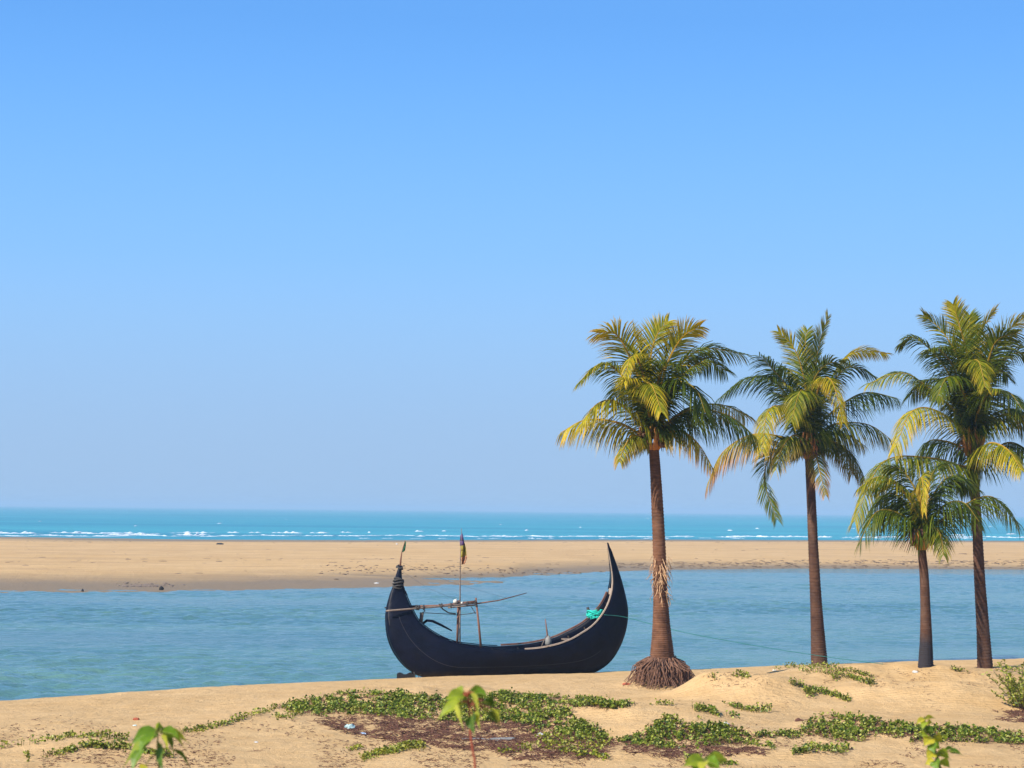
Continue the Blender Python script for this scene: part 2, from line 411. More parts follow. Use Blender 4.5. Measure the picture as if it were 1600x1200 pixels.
# ---------------------------------------------------------------- the setting
xs = spaced(-160, -40, 25) + spaced(-40, -17, 40) + spaced(-17, 19, 330) + spaced(19, 40, 40) + list(np.linspace(40, 160, 25))
ys = spaced(-60, 0, 12) + spaced(0, 24, 40) + spaced(24, 60, 330) + list(np.linspace(60, 80, 12))
grid_object('beach', xs, ys, beach_z, M['sand'])
xs = spaced(-600, -80, 60) + spaced(-80, 100, 240) + list(np.linspace(100, 700, 60))
ys = spaced(75, 90, 6) + spaced(90, 170, 170) + spaced(170, 420, 90) + list(np.linspace(420, 480, 6))
grid_object('sandbar', xs, ys, bar_z, M['bar'])
def ripple_z(x, y):
    e = sstep(-60, -34, x) * sstep(80, 44, x) * sstep(150, 135, y)
    if e <= 0: return 0.0
    gust = .65 + .9 * nz(x, y * 2.5, .035, 44)
    return e * gust * (.11 * nz(x * .8 + y * .25, y * 1.25, .8, 41) + .07 * nz(x - y * .2, y * 1.3, 2.1, 42) + .012 * nz(x, y * 1.2, 5.5, 43))
xs = spaced(-700, -60, 10) + spaced(-60, -30, 20) + spaced(-30, 38, 300) + spaced(38, 80, 25) + list(np.linspace(80, 800, 10))
ys = spaced(20, 42, 8) + spaced(42, 70, 190) + spaced(70, 100, 130) + spaced(100, 150, 110) + list(np.linspace(150, 200, 4))
grid_object('channel_water', xs, ys, ripple_z, M['channel'])
MB_ = MB(); MB_.add([(-700, 200, 0), (800, 200, 0), (30000, 30000, 0), (-30000, 30000, 0)], [(0, 1, 2, 3)])
tag(MB_.build('sea', M['sea']), kind='structure')

# breakers: low broken ridges of foam
def breakers():
    mb = MB(); r = random.Random(3)
    def ridge(px0, px1, py0, py1, h, rag):
        n = max(6, int((px1 - px0) / 1.6)); vs = []
        for i in range(n + 1):
            t = i / n; px = px0 + (px1 - px0) * t; p = on_z(px, py0 + (py1 - py0) * t + 0.5 * noise.noise(Vector((px * .05, py0, 1))), 0)
            e = min(1, 4 * t, 4 * (1 - t)); hh = h * e * (1 - rag * .35 + rag * .7 * noise.noise(Vector((px * .2, py0 * 3, 7))))
            hh = max(.01, hh); w = .9 + h * 3
            vs += [p + Vector((0, -w * (.3 + e * .7), .01)), p + Vector((0, -.35 * w, hh * .75)), p + Vector((0, 0, hh)), p + Vector((0, w * .7, .0))]
        fs = []
        for i in range(n):
            for k in range(3): a = i * 4 + k; fs.append((a, a + 4, a + 5, a + 1))
        mb.add(vs, fs)
    for x0, x1, y0 in ((-30, 66, 833.5), (75, 150, 832.5), (110, 255, 833.5), (160, 250, 836), (262, 340, 832.5), (270, 330, 835.5), (355, 375, 832), (388, 408, 832.3), (424, 474, 832.6),
                       (483, 514, 832.6), (532, 553, 831.8), (575, 579, 832)):
        ridge(x0, x1, y0, y0 + r.uniform(-.3, .6), r.uniform(.24, .36), 1.6)
    x = -20
    while x < 1640:
        L = r.uniform(8, 60); base = 837.2 if x < 700 else 838.2 + (x - 700) * .0016
        if r.random() < .95: ridge(x, x + L, base + r.uniform(-1, 1), base + r.uniform(-1, 1), r.uniform(.10, .18) + (.08 if x > 1080 else 0), 1.2)
        x += L * r.uniform(.35, .95)
    x = 560
    while x < 1640:
        L = r.uniform(6, 30)
        if r.random() < .7: ridge(x, x + L, 841.3 + r.uniform(-.8, .8), 841.3 + r.uniform(-.6, .6), r.uniform(.06, .14), 1.6)
        x += L * r.uniform(.8, 2.4)
    for (x0, x1, y0) in ((648, 662, 830.5), (690, 697, 830), (1483, 1510, 836.5), (1572, 1588, 834.6), (1136, 1145, 829), (1180, 1186, 826), (1010, 1014, 810), (340, 346, 818), (445, 449, 812),
                         (780, 784, 820), (905, 909, 824), (60, 66, 815), (210, 214, 822), (1330, 1336, 826), (1545, 1550, 823), (820, 826, 829)):
        ridge(x0, x1, y0, y0, .26, .8)
    tag(mb.build('sea_foam', M['foam']), 'broken white surf lines rolling in along the far side of the sandbar', 'surf', kind='stuff')
breakers()

# ---------------------------------------------------------------- palms
GREEN = Vector((.026, .052, .003)); MIDG = Vector((.12, .16, .005)); YEL = Vector((.50, .42, .015)); GOLD = Vector((.68, .38, .02)); DRY = Vector((.46, .23, .10))
def mixv(a, b, t): return a * (1 - t) + b * t
def frond(root, pts3, roll, droop, Lmax, yel, dry, r, n=None):
    """one leaf: rachis plus two rows of drooping leaflets"""
    P = catmull(pts3, 26); mb = MB()
    length = sum((P[i + 1] - P[i]).length for i in range(25))
    rad = [.042 * (1 - i / 25) ** 1.2 + .006 for i in range(26)]
    mb.tube(P, rad, 5, 0, tuple(mixv(Vector((.16, .15, .02)), Vector((.5, .30, .04)), min(1, .3 + yel))))
    n = n or int(length * 37); Lmax = Lmax * (1.12 if droop < .3 else 1.5); droop = droop * 1.9 + .04
    for side in (-1, 1):
        gap = 0
        for i in range(n):
            t = .13 + .87 * (i + r.uniform(-.3, .3)) / n
            t = min(max(t, 0), 1); q = t * 25; k = min(int(q), 24); p = P[k].lerp(P[k + 1], q - k)
            if r.random() < .035: gap = r.randint(1, 3)
            if gap > 0: gap -= 1; continue
            T = (P[k + 1] - P[k]).normalized()
            S = T.cross(Vector((0, 0, 1)))
            if S.length < .15: S = T.cross(Vector((0, 1, 0)))
            S.normalize(); S = Matrix.Rotation(roll, 3, T) @ S; U = S.cross(T).normalized()
            if t < .45: lp = .55 + .45 * (t - .1) / .35
            else: lp = 1 - .62 * ((t - .45) / .55) ** 1.6
            L = Lmax * lp * r.uniform(.85, 1.12)
            fw = max(.42, 1.05 - droop) + .8 * t ** 2.5
            d = (S * side + T * fw + U * max(-.1, .3 - droop * .5) + Vector((r.uniform(-.1, .1), r.uniform(-.1, .1), r.uniform(-.1, .1)))).normalized()
            wdir = (T - d * T.dot(d)).normalized(); wdir = Matrix.Rotation(r.uniform(-.7, .7), 3, d) @ wdir
            w = .0175 * r.uniform(.8, 1.15) * (1 - .35 * t)
            yy = min(1, max(0, (yel * .85 + .12) * (.5 + .75 * t) + r.uniform(-.2, .22)))
            cA = mixv(GREEN, MIDG, min(1, yy * 2)) if yy < .5 else mixv(MIDG, YEL, (yy - .5) * 2)
            cB = mixv(cA, GOLD, min(1, max(0, yy - .35) * 1.0))
            dd = dry * (.2 + 1.1 * t) + r.uniform(-.1, .1)
            cols = []
            for j, e in enumerate((.1, .5, 1.0)):
                c = mixv(cA, cB, e); c = mixv(c, DRY, min(1, max(0, dd * (.3 + e) - .15))); cols.append(tuple(c))
            a = p.copy(); dr = droop * r.uniform(.8, 1.3); prof = (.6, 1.0, .8, 0); pts = []
            for j in range(4):
                pts.append(a.copy()); dj = (d + Vector((0, 0, -1)) * dr * (j + .4)).normalized(); a += dj * (L / 3)
            o = len(mb.v)
            for j in range(3): mb.v += [tuple(pts[j] - wdir * w * prof[j]), tuple(pts[j] + wdir * w * prof[j])]
            mb.v.append(tuple(pts[3]))
            for f, cc in (((0, 1, 3, 2), cols[0]), ((2, 3, 5, 4), cols[1]), ((4, 5, 6), cols[2])):
                mb.f.append(tuple(o + q_ for q_ in f)); mb.m.append(0); mb.c.append(cc)
    return mb.build('frond', M['frond'], root, smooth=False)

def palm(name_label, base_px, trunk_px, widths, crown, fronds, fill, seed, mat, scale=1.0, spear=True, shift=0.0, sheath_h=34):
    r = random.Random(seed)
    g = ground_hit(*base_px); g.y += shift; g = Vector((at(base_px[0], base_px[1], g.y).x, g.y, 0)); g.z = beach_z(g.x, g.y); Y0 = g.y
    root = thing('coconut_palm', g, name_label, 'palm tree', 'coconut palms on the beach')
    ctrl = [at(a, b, Y0) for a, b in trunk_px]; ctrl[0].z = g.z - .25
    ppm = F / Y0
    n = 270; C = catmull(ctrl, n); W = np.interp(np.linspace(0, 1, n), np.linspace(0, 1, len(widths)), widths)
    rings = MB(); pts = []; rad = []
    for i in range(n):
        # leaf-scar rings: every ring a lip and a groove
        ph = (i % 3); wob = (1.045, 1.0, .965)[ph] + .03 * noise.noise(Vector((i * .06, seed, 3))) + .02 * noise.noise(Vector((i * .3, seed, 0)))
        pts.append(C[i]); rad.append(W[i] / ppm / 2 * wob)
    rings.tube(pts, rad, 14); rings.build('trunk', mat, root)
    cb = at(*crown, Y0); top = C[-1]
    # sheaths: the swollen bases of the leaves
    sh = MB()
    for k in range(15):
        a = k * 2.4; q = Vector((math.cos(a), math.sin(a), 0)); h = sheath_h / ppm * r.uniform(.6, 1.25)
        p0 = top + q * (W[-1] / ppm * .42) - Vector((0, 0, .12)); p3 = cb + q * r.uniform(.14, .36) * scale + Vector((0, 0, h * .25))
        pm = (p0 + p3) / 2 + q * .08
        sh.tube([p0, pm, p3], [.045 * scale, .036 * scale, .022 * scale], 6)
    sh.build('leaf_sheath', M['sheath'], root)
    fb = MB()                                       # loose brown fibres and old flower stalks under the crown
    for k in range(46):
        a = r.uniform(0, 6.28); q = Vector((math.cos(a), math.sin(a), 0)); p = top + q * .14 + Vector((0, 0, r.uniform(-.05, .35)))
        L = r.uniform(.12, .45); fb.tube([p, p + q * L * .5 + Vector((0, 0, .05)), p + q * L * .8 + Vector((0, 0, -L * .6))], [.012, .01, .004], 4)
    fb.build('flower_stalks', M['root'], root, False)
    for k in range(r.randint(3, 5)):
        a = r.uniform(3.3, 6.1); nb = MB(); nb.ball(top + Vector((math.cos(a) * .24, math.sin(a) * .24, r.uniform(-.02, .22))), .062 * scale, (1, 1, 1.25), 8, 6); nb.build('coconut', M['nut'], root)
    for fr in fronds:
        px, depth, roll, droop, L, yel, dry = fr
        offs = np.linspace(0, 1, len(px)) ** 1.0 * depth
        pts3 = [top.lerp(cb, .7)] + [at(a, b, Y0 + o) for (a, b), o in zip(px, offs)]
        frond(root, pts3, R(roll), droop, L * scale, yel, dry, r)
    for k in range(fill):
        az = k / fill * 2 * math.pi + r.uniform(-.3, .3)
        toward = math.sin(az); length = r.uniform(2.3, 3.1) * scale * (1 if abs(toward) > .5 else .85); el = r.choice((75, 60, 42, 25)) + r.uniform(-8, 8)
        d = Vector((math.cos(az) * math.cos(R(el)), math.sin(az) * math.cos(R(el)), math.sin(R(el))))
        p = cb.copy(); pts3 = [top.lerp(cb, .5)]
        for j in range(5):
            pts3.append(p.copy()); p = p + d * (length / 5); d = (d + Vector((0, 0, -.30 - .04 * j)) * r.uniform(.7, 1.1)).normalized()
        yl = r.choice((.05, .15, .3, .55)); frond(root, pts3, R(r.uniform(-35, 35)), .22 + (.1 if el < 45 else 0), .72 * scale, yl, 0 if el > 30 else .25, r)
    return root, top, cb, Y0, g

# (rachis through pixels, depth of the tip in metres, roll, droop, leaflet length, yellow, dry)
P1 = [([(1017, 640), (985, 560), (962, 522), (932, 520)], -.5, 40, .12, .72, .85, .1),
      ([(1018, 640), (1002, 565), (985, 540)], .8, 20, .1, .7, .25, 0),
      ([(1020, 640), (1016, 565), (1027, 522), (1044, 502)], .3, 50, .06, .6, .55, .1),
      ([(1025, 640), (1042, 570), (1066, 527), (1094, 510)], -.4, -50, .10, .62, .80, .15),
      ([(1010, 645), (967, 581), (935, 570), (904, 598)], -.6, 12, .22, .75, .38, .1),
      ([(1030, 650), (1060, 575), (1102, 545), (1162, 554)], .3, -22, .20, .85, .22, 0),
      ([(1030, 650), (1050, 590), (1092, 560), (1135, 580)], 1.2, -30, .22, .85, .08, 0),
      ([(1018, 660), (1003, 606), (1018, 602), (1034, 644)], -2.0, 0, .25, .68, .50, .05),
      ([(1015, 650), (1002, 575), (986, 558), (975, 598)], -1.4, 30, .25, .55, .60, .05),
      ([(1010, 672), (967, 630), (935, 630), (908, 662)], -.7, 10, .32, .72, .60, .1),
      ([(1004, 680), (965, 660), (915, 656), (876, 676)], .2, 0, .40, .75, .70, .05),
      ([(1040, 662), (1082, 640), (1140, 650), (1182, 684)], .3, 0, .42, .85, .18, .05),
      ([(1038, 668), (1075, 638), (1125, 632), (1168, 650)], 1.5, -10, .30, .75, .35, .3),
      ([(1038, 678), (1063, 673), (1090, 692), (1111, 728)], -.6, 0, .40, .62, .55, .65),
      ([(1030, 640), (1060, 598), (1088, 610), (1102, 645)], -1.0, -15, .30, .8, .10, 0),
      ([(1018, 640), (1000, 600), (975, 600), (955, 630)], 1.0, 20, .28, .75, .2, 0),
      ([(1022, 640), (1030, 590), (1045, 570), (1070, 575)], -1.4, -30, .2, .75, .12, 0),
      ([(1020, 650), (1010, 590), (1000, 545), (990, 515)], .6, 60, .05, .55, .4, 0),
      ([(1022, 640), (1035, 575), (1050, 535), (1065, 530)], .9, -60, .08, .6, .25, 0),
      ([(1010, 690), (990, 680), (975, 700), (968, 722)], -1.0, 0, .4, .4, .5, .4)]
P2 = [([(1266, 660), (1258, 600), (1243, 548), (1216, 518)], -.3, 55, .07, .62, .60, .1),
      ([(1269, 655), (1272, 588), (1281, 535), (1294, 494)], .2, -55, .06, .60, .50, .15),
      ([(1265, 650), (1262, 590), (1258, 540), (1262, 515)], .5, 20, .05, .55, .3, 0),
      ([(1275, 655), (1303, 584), (1337, 550), (1386, 553)], .9, -30, .16, .70, .78, .2),
      ([(1274, 660), (1300, 600), (1330, 572), (1366, 588)], -.3, -20, .2, .8, .12, .0),
      ([(1258, 655), (1235, 610), (1210, 580), (1186, 556)], -1.0, 30, .18, .85, .15, 0),
      ([(1252, 660), (1213, 598), (1165, 592), (1122, 624)], -.3, 20, .25, .88, .12, .05),
      ([(1262, 668), (1222, 636), (1199, 645), (1191, 705)], -1.4, 10, .32, .7, .55, .2),
      ([(1250, 690), (1182, 678), (1130, 706), (1105, 757)], .2, 0, .42, .92, .62, .85),
      ([(1254, 695), (1212, 704), (1194, 748), (1214, 812)], -.6, 65, .12, .75, .20, .15),
      ([(1269, 660), (1281, 600), (1300, 596), (1318, 660)], -1.8, 0, .25, .75, .68, .1),
      ([(1275, 668), (1318, 630), (1355, 613), (1402, 622)], .5, 0, .34, .85, .10, 0),
      ([(1281, 678), (1306, 662), (1358, 664), (1404, 696)], -.3, 0, .42, .85, .30, .25),
      ([(1281, 690), (1312, 694), (1337, 720), (1350, 752)], .3, 0, .42, .65, .10, .4),
      ([(1266, 690), (1276, 716), (1282, 742), (1290, 774)], -.9, 10, .3, .42, .35, .75),
      ([(1258, 690), (1240, 680), (1222, 700), (1212, 735)], -1.2, 0, .35, .6, .4, .4),
      ([(1268, 655), (1270, 600), (1290, 570), (1320, 565)], -1.0, -40, .15, .75, .2, 0),
      ([(1263, 655), (1245, 600), (1228, 575), (1205, 590)], 1.0, 20, .25, .75, .1, 0),
      ([(1270, 690), (1300, 690), (1320, 705), (1332, 740)], 1.0, 0, .35, .7, .2, .5),
      ([(1268, 660), (1262, 620), (1250, 612), (1236, 660)], -1.8, 0, .3, .7, .35, .1)]
P4 = [([(1518, 645), (1501, 570), (1474, 520), (1443, 492)], .2, 35, .1, .68, .42, 0),
      ([(1518, 635), (1511, 555), (1498, 505), (1489, 475)], -.2, 40, .08, .62, .55, 0),
      ([(1522, 635), (1525, 560), (1536, 513), (1556, 484)], .4, -40, .06, .58, .65, 0),
      ([(1524, 635), (1546, 570), (1572, 520), (1612, 488)], -.3, -35, .12, .75, .60, 0),
      ([(1511, 645), (1474, 570), (1430, 528), (1406, 538)], .1, 20, .22, .68, .25, .1),
      ([(1511, 660), (1457, 612), (1412, 583), (1356, 600)], -.6, -15, .18, .88, .42, 0),
      ([(1513, 680), (1466, 643), (1425, 643), (1396, 706)], -1.6, 0, .34, .72, .62, .1),
      ([(1512, 728), (1457, 716), (1380, 722), (1335, 815)], -2.6, 0, .38, .80, .42, .15),
      ([(1528, 712), (1546, 692), (1574, 702), (1597, 735)], -2.2, 0, .4, .66, .62, 0),
      ([(1528, 665), (1570, 640), (1602, 648), (1630, 692)], .2, 0, .34, .9, .12, 0),
      ([(1522, 650), (1517, 575), (1529, 565), (1540, 606)], -1.8, 0, .22, .7, .45, 0),
      ([(1528, 655), (1549, 593), (1583, 552), (1630, 563)], .4, -30, .16, .85, .15, 0),
      ([(1530, 720), (1572, 692), (1605, 704), (1640, 745)], .6, 0, .4, .85, .15, .1),
      ([(1514, 655), (1480, 600), (1446, 595), (1420, 620)], .9, 15, .28, .85, .1, 0),
      ([(1520, 640), (1520, 560), (1516, 520), (1515, 492)], 1.0, 0, .05, .7, .15, 0),
      ([(1524, 640), (1545, 560), (1560, 530), (1590, 520)], -1.0, -40, .14, .8, .3, 0),
      ([(1516, 650), (1500, 600), (1480, 590), (1462, 625)], -1.4, 10, .28, .8, .18, 0),
      ([(1526, 660), (1550, 620), (1575, 612), (1598, 640)], -1.4, -10, .3, .85, .12, 0),
      ([(1510, 700), (1480, 690), (1450, 690), (1425, 725)], .6, 0, .35, .8, .18, .1),
      ([(1520, 650), (1535, 580), (1550, 570), (1575, 590)], .9, -10, .25, .8, .1, 0),
      ([(1512, 645), (1490, 575), (1470, 548), (1452, 545)], -.9, 20, .2, .75, .2, 0)]
P3 = [([(1436, 835), (1412, 806), (1371, 799), (1343, 848)], -.3, 0, .36, .85, .15, 0),
      ([(1438, 815), (1412, 768), (1375, 745), (1342, 762)], -.3, 10, .28, .8, .4, .1),
      ([(1446, 815), (1457, 775), (1486, 744), (1516, 760)], .3, -10, .3, .85, .15, 0),
      ([(1450, 830), (1498, 794), (1549, 776), (1592, 818)], .3, 0, .32, .9, .20, 0),
      ([(1440, 805), (1430, 765), (1410, 735), (1385, 728)], .1, 30, .22, .75, .2, 0),
      ([(1441, 810), (1436, 760), (1441, 748), (1444, 800)], -1.2, 60, .3, .42, .6, .3),
      ([(1446, 810), (1462, 775), (1490, 752), (1525, 765)], .8, -30, .25, .8, .12, 0),
      ([(1440, 815), (1420, 790), (1392, 790), (1368, 822)], 1.2, 0, .34, .8, .1, 0),
      ([(1448, 838), (1460, 826), (1470, 838), (1474, 868)], -.8, 0, .35, .5, .3, .2),
      ([(1437, 820), (1410, 780), (1385, 772), (1360, 800)], .8, 0, .34, .8, .2, 0),
      ([(1447, 825), (1475, 790), (1505, 785), (1530, 815)], -.8, 0, .34, .85, .15, 0),
      ([(1440, 812), (1422, 772), (1392, 750), (1358, 765)], .9, 10, .28, .85, .12, 0),
      ([(1444, 810), (1450, 765), (1460, 735), (1478, 725)], .3, -20, .15, .7, .1, 0)]

r1 = palm('coconut palm nearest the boat, standing on a shaggy skirt of exposed roots', (1034, 1056),
          [(1035, 1056), (1034.5, 1020), (1033.5, 980), (1032, 930), (1030.5, 870), (1027.5, 800), (1024, 735), (1021, 694)],
          [45, 37, 28, 22.5, 20.5, 19, 17, 15.5], (1021, 676), P1, 3, 11, M['trunk_warm'])
r2 = palm('coconut palm second from the boat with a dry pinkish brown frond hanging left', (1280, 1039),
          [(1281, 1039), (1278, 995), (1275, 940), (1271, 860), (1268, 790), (1266, 745), (1264, 710)],
          [27, 22, 18, 15.5, 14.5, 14, 13.5], (1265, 686), P2, 3, 23, M['trunk'])
r3 = palm('short young coconut palm with shade painted dark on its foot, beneath its tall right neighbour', (1446, 1041),
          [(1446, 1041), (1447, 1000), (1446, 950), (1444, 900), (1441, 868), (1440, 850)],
          [26, 19, 15.5, 14, 13, 13], (1441, 836), P3, 0, 31, M['trunk_shaded_foot'], scale=.92, shift=0.0, sheath_h=50)
r4 = palm('tall coconut palm at the right edge with the fullest, highest crown', (1540, 1043),
          [(1540, 1043), (1536, 985), (1531, 910), (1527, 830), (1523, 765), (1520, 735), (1518, 705)],
          [25, 20, 17, 15.5, 15.5, 16, 16], (1519, 676), P4, 5, 47, M['trunk'], scale=1.05)

# root skirt and torn fibre on the first palm
def p1_extras():
    root, top, cb, Y0, g = r1; r = random.Random(5); ppm = F / Y0
    mb = MB()
    for k in range(520):
        a = r.uniform(0, 6.283); q = Vector((math.cos(a), math.sin(a), 0)); p0 = Vector((g.x, g.y, g.z + r.uniform(.22, .42))) + q * .3
        R_ = r.choice((r.uniform(.42, .62), r.uniform(.5, .85), r.uniform(.6, 1.0))); bend = Vector((r.uniform(-.14, .14), r.uniform(-.14, .14), 0))
        e = Vector((g.x, g.y, 0)) + q * R_ * .84; e += Vector((r.uniform(-.12, .12), r.uniform(-.12, .12), 0)); e.z = beach_z(e.x, e.y) + r.uniform(-.01, .05)
        mid = p0.lerp(e, .45) + Vector((0, 0, r.uniform(.0, .12))) + q * r.uniform(-.02, .08) + bend
        mb.tube([p0, mid, e], [.012, .010, .005], 4, cap=False)
    tag(mb.build('roots', M['root'], root, False), kind='stuff')
    mb = MB()
    for k in range(95):
        py = r.choice((r.uniform(868, 935), r.uniform(880, 915))); a = r.uniform(-math.pi, .1); q = Vector((math.cos(a), math.sin(a), 0))
        c = at(1031.5, py, Y0); p = c + q * (.185); L = r.uniform(.08, .28); out = r.uniform(.01, .09)
        mb.tube([p, p + q * out + Vector((r.uniform(-.03, .03), 0, -L * .5)), p + q * out * 1.3 + Vector((r.uniform(-.05, .05), 0, -L))], [.008, .006, .003], 3, cap=False)
    mb.build('torn_fibre', M['husk'], root, False)
p1_extras()

# ---------------------------------------------------------------- the boat
BY = 50.6; YAW = R(14)
bc = on_z(790, 1056, .12); bc = Vector((bc.x, bc.y, 0)); bc.z = beach_z(bc.x, bc.y)
AX = Vector((math.cos(YAW), math.sin(YAW), 0)); LAT = Vector((-math.sin(YAW), math.cos(YAW), 0))
def bp(px, py, v=0.0):
    """point seen at the pixel, on the vertical plane parallel to the boat's axis, v metres beyond its centre line"""
    d = ray(px, py); o = Vector((0, 0, H)); k = ((bc + LAT * v) - o).dot(LAT) / d.dot(LAT); return o + d * k
boat = thing('fishing_boat', bc, 'black crescent shaped wooden fishing boat pulled up at the water edge', 'boat')
ST = [((619, 906), (626, 906), .03), ((615, 917), (629, 917), .05), ((610, 930), (634, 930), .10), ((605, 950), (642, 948), .19), ((604, 970), (655, 971), .31), ((608, 998), (680, 990), .46),
      ((620, 1024), (706, 1002), .58), ((640, 1046), (735, 1010), .68), ((668, 1058), (765, 1014), .74), ((725, 1057), (785, 1016), .77),
      ((790, 1055.5), (808, 1016), .78), ((850, 1053.5), (848, 1012.5), .76), ((900, 1051.5), (884, 1003.5), .70), ((925, 1048), (908, 991), .61), ((948, 1033), (927, 978), .51),
      ((964, 1011), (941, 962), .40), ((975, 984), (951, 944), .28), ((979, 955), (957, 923), .18), ((974, 922), (958, 903), .11), ((964, 888), (955, 880), .06), ((949.5, 848), (949, 848), .012)]
def stations(n):
    O = [bp(*o, 0.0) for o, g_, b in ST]; G = [bp(*g_, -b) for o, g_, b in ST]
    lo = []
    for p in O: lo.append(((p - bc).dot(AX), p.z))
    lg = [((p - bc).dot(AX), p.z) for p in G]; B = [b for _, _, b in ST]
    V = [Vector((a[0], a[1], 0)) for a in lo]; W = [Vector((a[0], a[1], 0)) for a in lg]; BB = [Vector((b, 0, 0)) for b in B]
    return catmull(V, n), catmull(W, n), [max(.01, b.x) for b in catmull(BB, n)]
NS = 90; SO, SG, SB = stations(NS)
def loc(u, v, z): return bc + AX * u + LAT * v + Vector((0, 0, z - bc.z))
ROWS = 10
def section(i, side, off=0.0):
    o, g_, b = SO[i], SG[i], SB[i]; t = i / (NS - 1); full = sstep(.02, .45, t) * sstep(.98, .6, t); wb = min(.36 * full, b * .5)
    L = (g_ - o).length; pts = [(o.x, 0, o.y)]
    for k in range(ROWS + 1):
        f = k / ROWS
        lat = wb + (b - wb) * math.sin(f * math.pi / 2) ** .75
        clink = .012 * (1 if (k % 2 == 0 and 0 < k < ROWS) else 0) * min(1, L / .5)
        p = o.lerp(g_, f)
        pts.append((p.x, (lat + clink + off) * side if lat > .012 else 0.012 * side, p.y))
    return pts
hull = MB()
for side in (-1, 1):
    vs = []; m_ = ROWS + 2
    for i in range(NS): vs += [loc(*q) for q in section(i, side)]
    fs = []
    for i in range(NS - 1):
        for k in range(m_ - 1):
            a = i * m_ + k; f = (a, a + 1, a + m_ + 1, a + m_); fs.append(f if side > 0 else f[::-1])
    hull.add(vs, fs)
hob = hull.build('hull', M['tar'], boat)
sm = hob.modifiers.new('solid', 'SOLIDIFY'); sm.thickness = .035; sm.offset = 0
def sweep_rail(name, side, i0, i1, w, h, mat, out=0.0, up=.012):
    mb = MB(); vs = []
    for i in range(i0, i1):
        g_ = SG[i]; b = SB[i]; k = min(i + 1, NS - 1); j = max(i - 1, 0)
        T = (SG[k] - SG[j]).normalized(); nrm = Vector((-T.y, T.x, 0))         # in (u, z)
        tw = min(1, (NS - 1 - i) / 14 + .15) if i > NS / 2 else 1
        for a, c in ((-w / 2, 0), (w / 2, 0), (w / 2, h), (-w / 2, h)):
            vs.append(loc(g_.x + nrm.x * (c * tw + up), side * max(.006, b + out + a * tw), g_.y + nrm.y * (c * tw + up)))
    n = i1 - i0; fs = [(i * 4 + k, i * 4 + (k + 1) % 4, (i + 1) * 4 + (k + 1) % 4, (i + 1) * 4 + k) for i in range(n - 1) for k in range(4)]
    fs += [(3, 2, 1, 0), tuple((n - 1) * 4 + k for k in range(4))]
    mb.add(vs, fs); return mb.build(name, mat, boat, False)
tag(sweep_rail('gunwale', -1, 46, NS - 1, .055, .03, M['pale_wood']), 'pale worn near gunwale of the right end')
tag(sweep_rail('gunwale', 1, 44, 76, .06, .045, M['red_wood']), 'reddish brown far gunwale of the right end')
tag(sweep_rail('gunwale', 1, 76, NS - 1, .04, .02, M['tar']), 'tarred black far gunwale near the right tip')
tag(sweep_rail('gunwale', -1, 3, 46, .05, .022, M['tar']), 'tarred black near gunwale of the left end')
tag(sweep_rail('gunwale', 1, 3, 44, .05, .022, M['tar']), 'tarred black far gunwale of the left end')
# inner stringer of pale wood under the far gunwale, and a rubbing strake along the outside
mb = MB(); pts = []
for i in range(48, 78):
    p = SO[i].lerp(SG[i], .80); pts.append(loc(p.x, SB[i] * .93 - .03, p.y))
mb.tube(pts, .018, 5); mb.build('stringer', M['pale_wood'], boat)
mb = MB(); pts = []
for i in range(16, 62):
    f = .42; q = section(i, -1)[1 + 4]; pts.append(loc(q[0], q[1] - .008, q[2]))
mb.tube(pts, .012, 5); mb.build('rubbing_strake', M['tar_seam'], boat)
mb = MB(); pts = [loc(SO[i].x, 0, SO[i].y) for i in range(2, NS - 1)]
mb.tube(pts, [.028] * len(pts), 6); mb.build('keel', M['tar'], boat)
# stem plank seam on the left end
mb = MB(); pts = []
for i in range(3, 20):
    q = section(i, -1)[1]; g0 = section(i, -1)[2]; pts.append(loc((q[0] + g0[0]) / 2, (q[1] + g0[1]) / 2 - .012, (q[2] + g0[2]) / 2))
mb.tube(pts, .012, 5); mb.build('stem_batten', M['tar_seam'], boat)
# ribs inside
for i in range(22, 82, 5):
    mb = MB()
    for side in (-1, 1):
        sec = [loc(q[0], q[1] * .96 - side * .02, q[2] + .02) for q in section(i, side)[:-1]]
        if SB[i] > .12: mb.tube(sec, .02, 4)
    if mb.v: mb.build('rib', M['dark_wood'], boat)
def thwart(i, f, w, th, mat):
    p = SO[i].lerp(SG[i], f); mb = MB(); b = SB[i] * .97
    c = loc(p.x, 0, p.y); rot = Matrix((AX, LAT, Vector((0, 0, 1)))).transposed()
    mb.box(c, (w, 2 * b, th), rot); return mb.build('thwart', mat, boat, False)
thwart(76, .9, .10, .16, M['pale_wood']); thwart(68, .93, .16, .05, M['dark_wood']); thwart(56, .88, .18, .04, M['grey_wood']); thwart(34, .86, .2, .04, M['dark_wood']); thwart(26, .84, .2, .04, M['dark_wood'])
# pale line of floor boards far inside
mb = MB(); rot = Matrix((AX, LAT, Vector((0, 0, 1)))).transposed()
for j in range(-2, 3): mb.box(loc(.0, j * .14, SO[45].y + .16), (3.2, .125, .02), rot)
for j in range(5): pass
fl = mb.build('floor_boards', M['grey_wood'], boat, False)

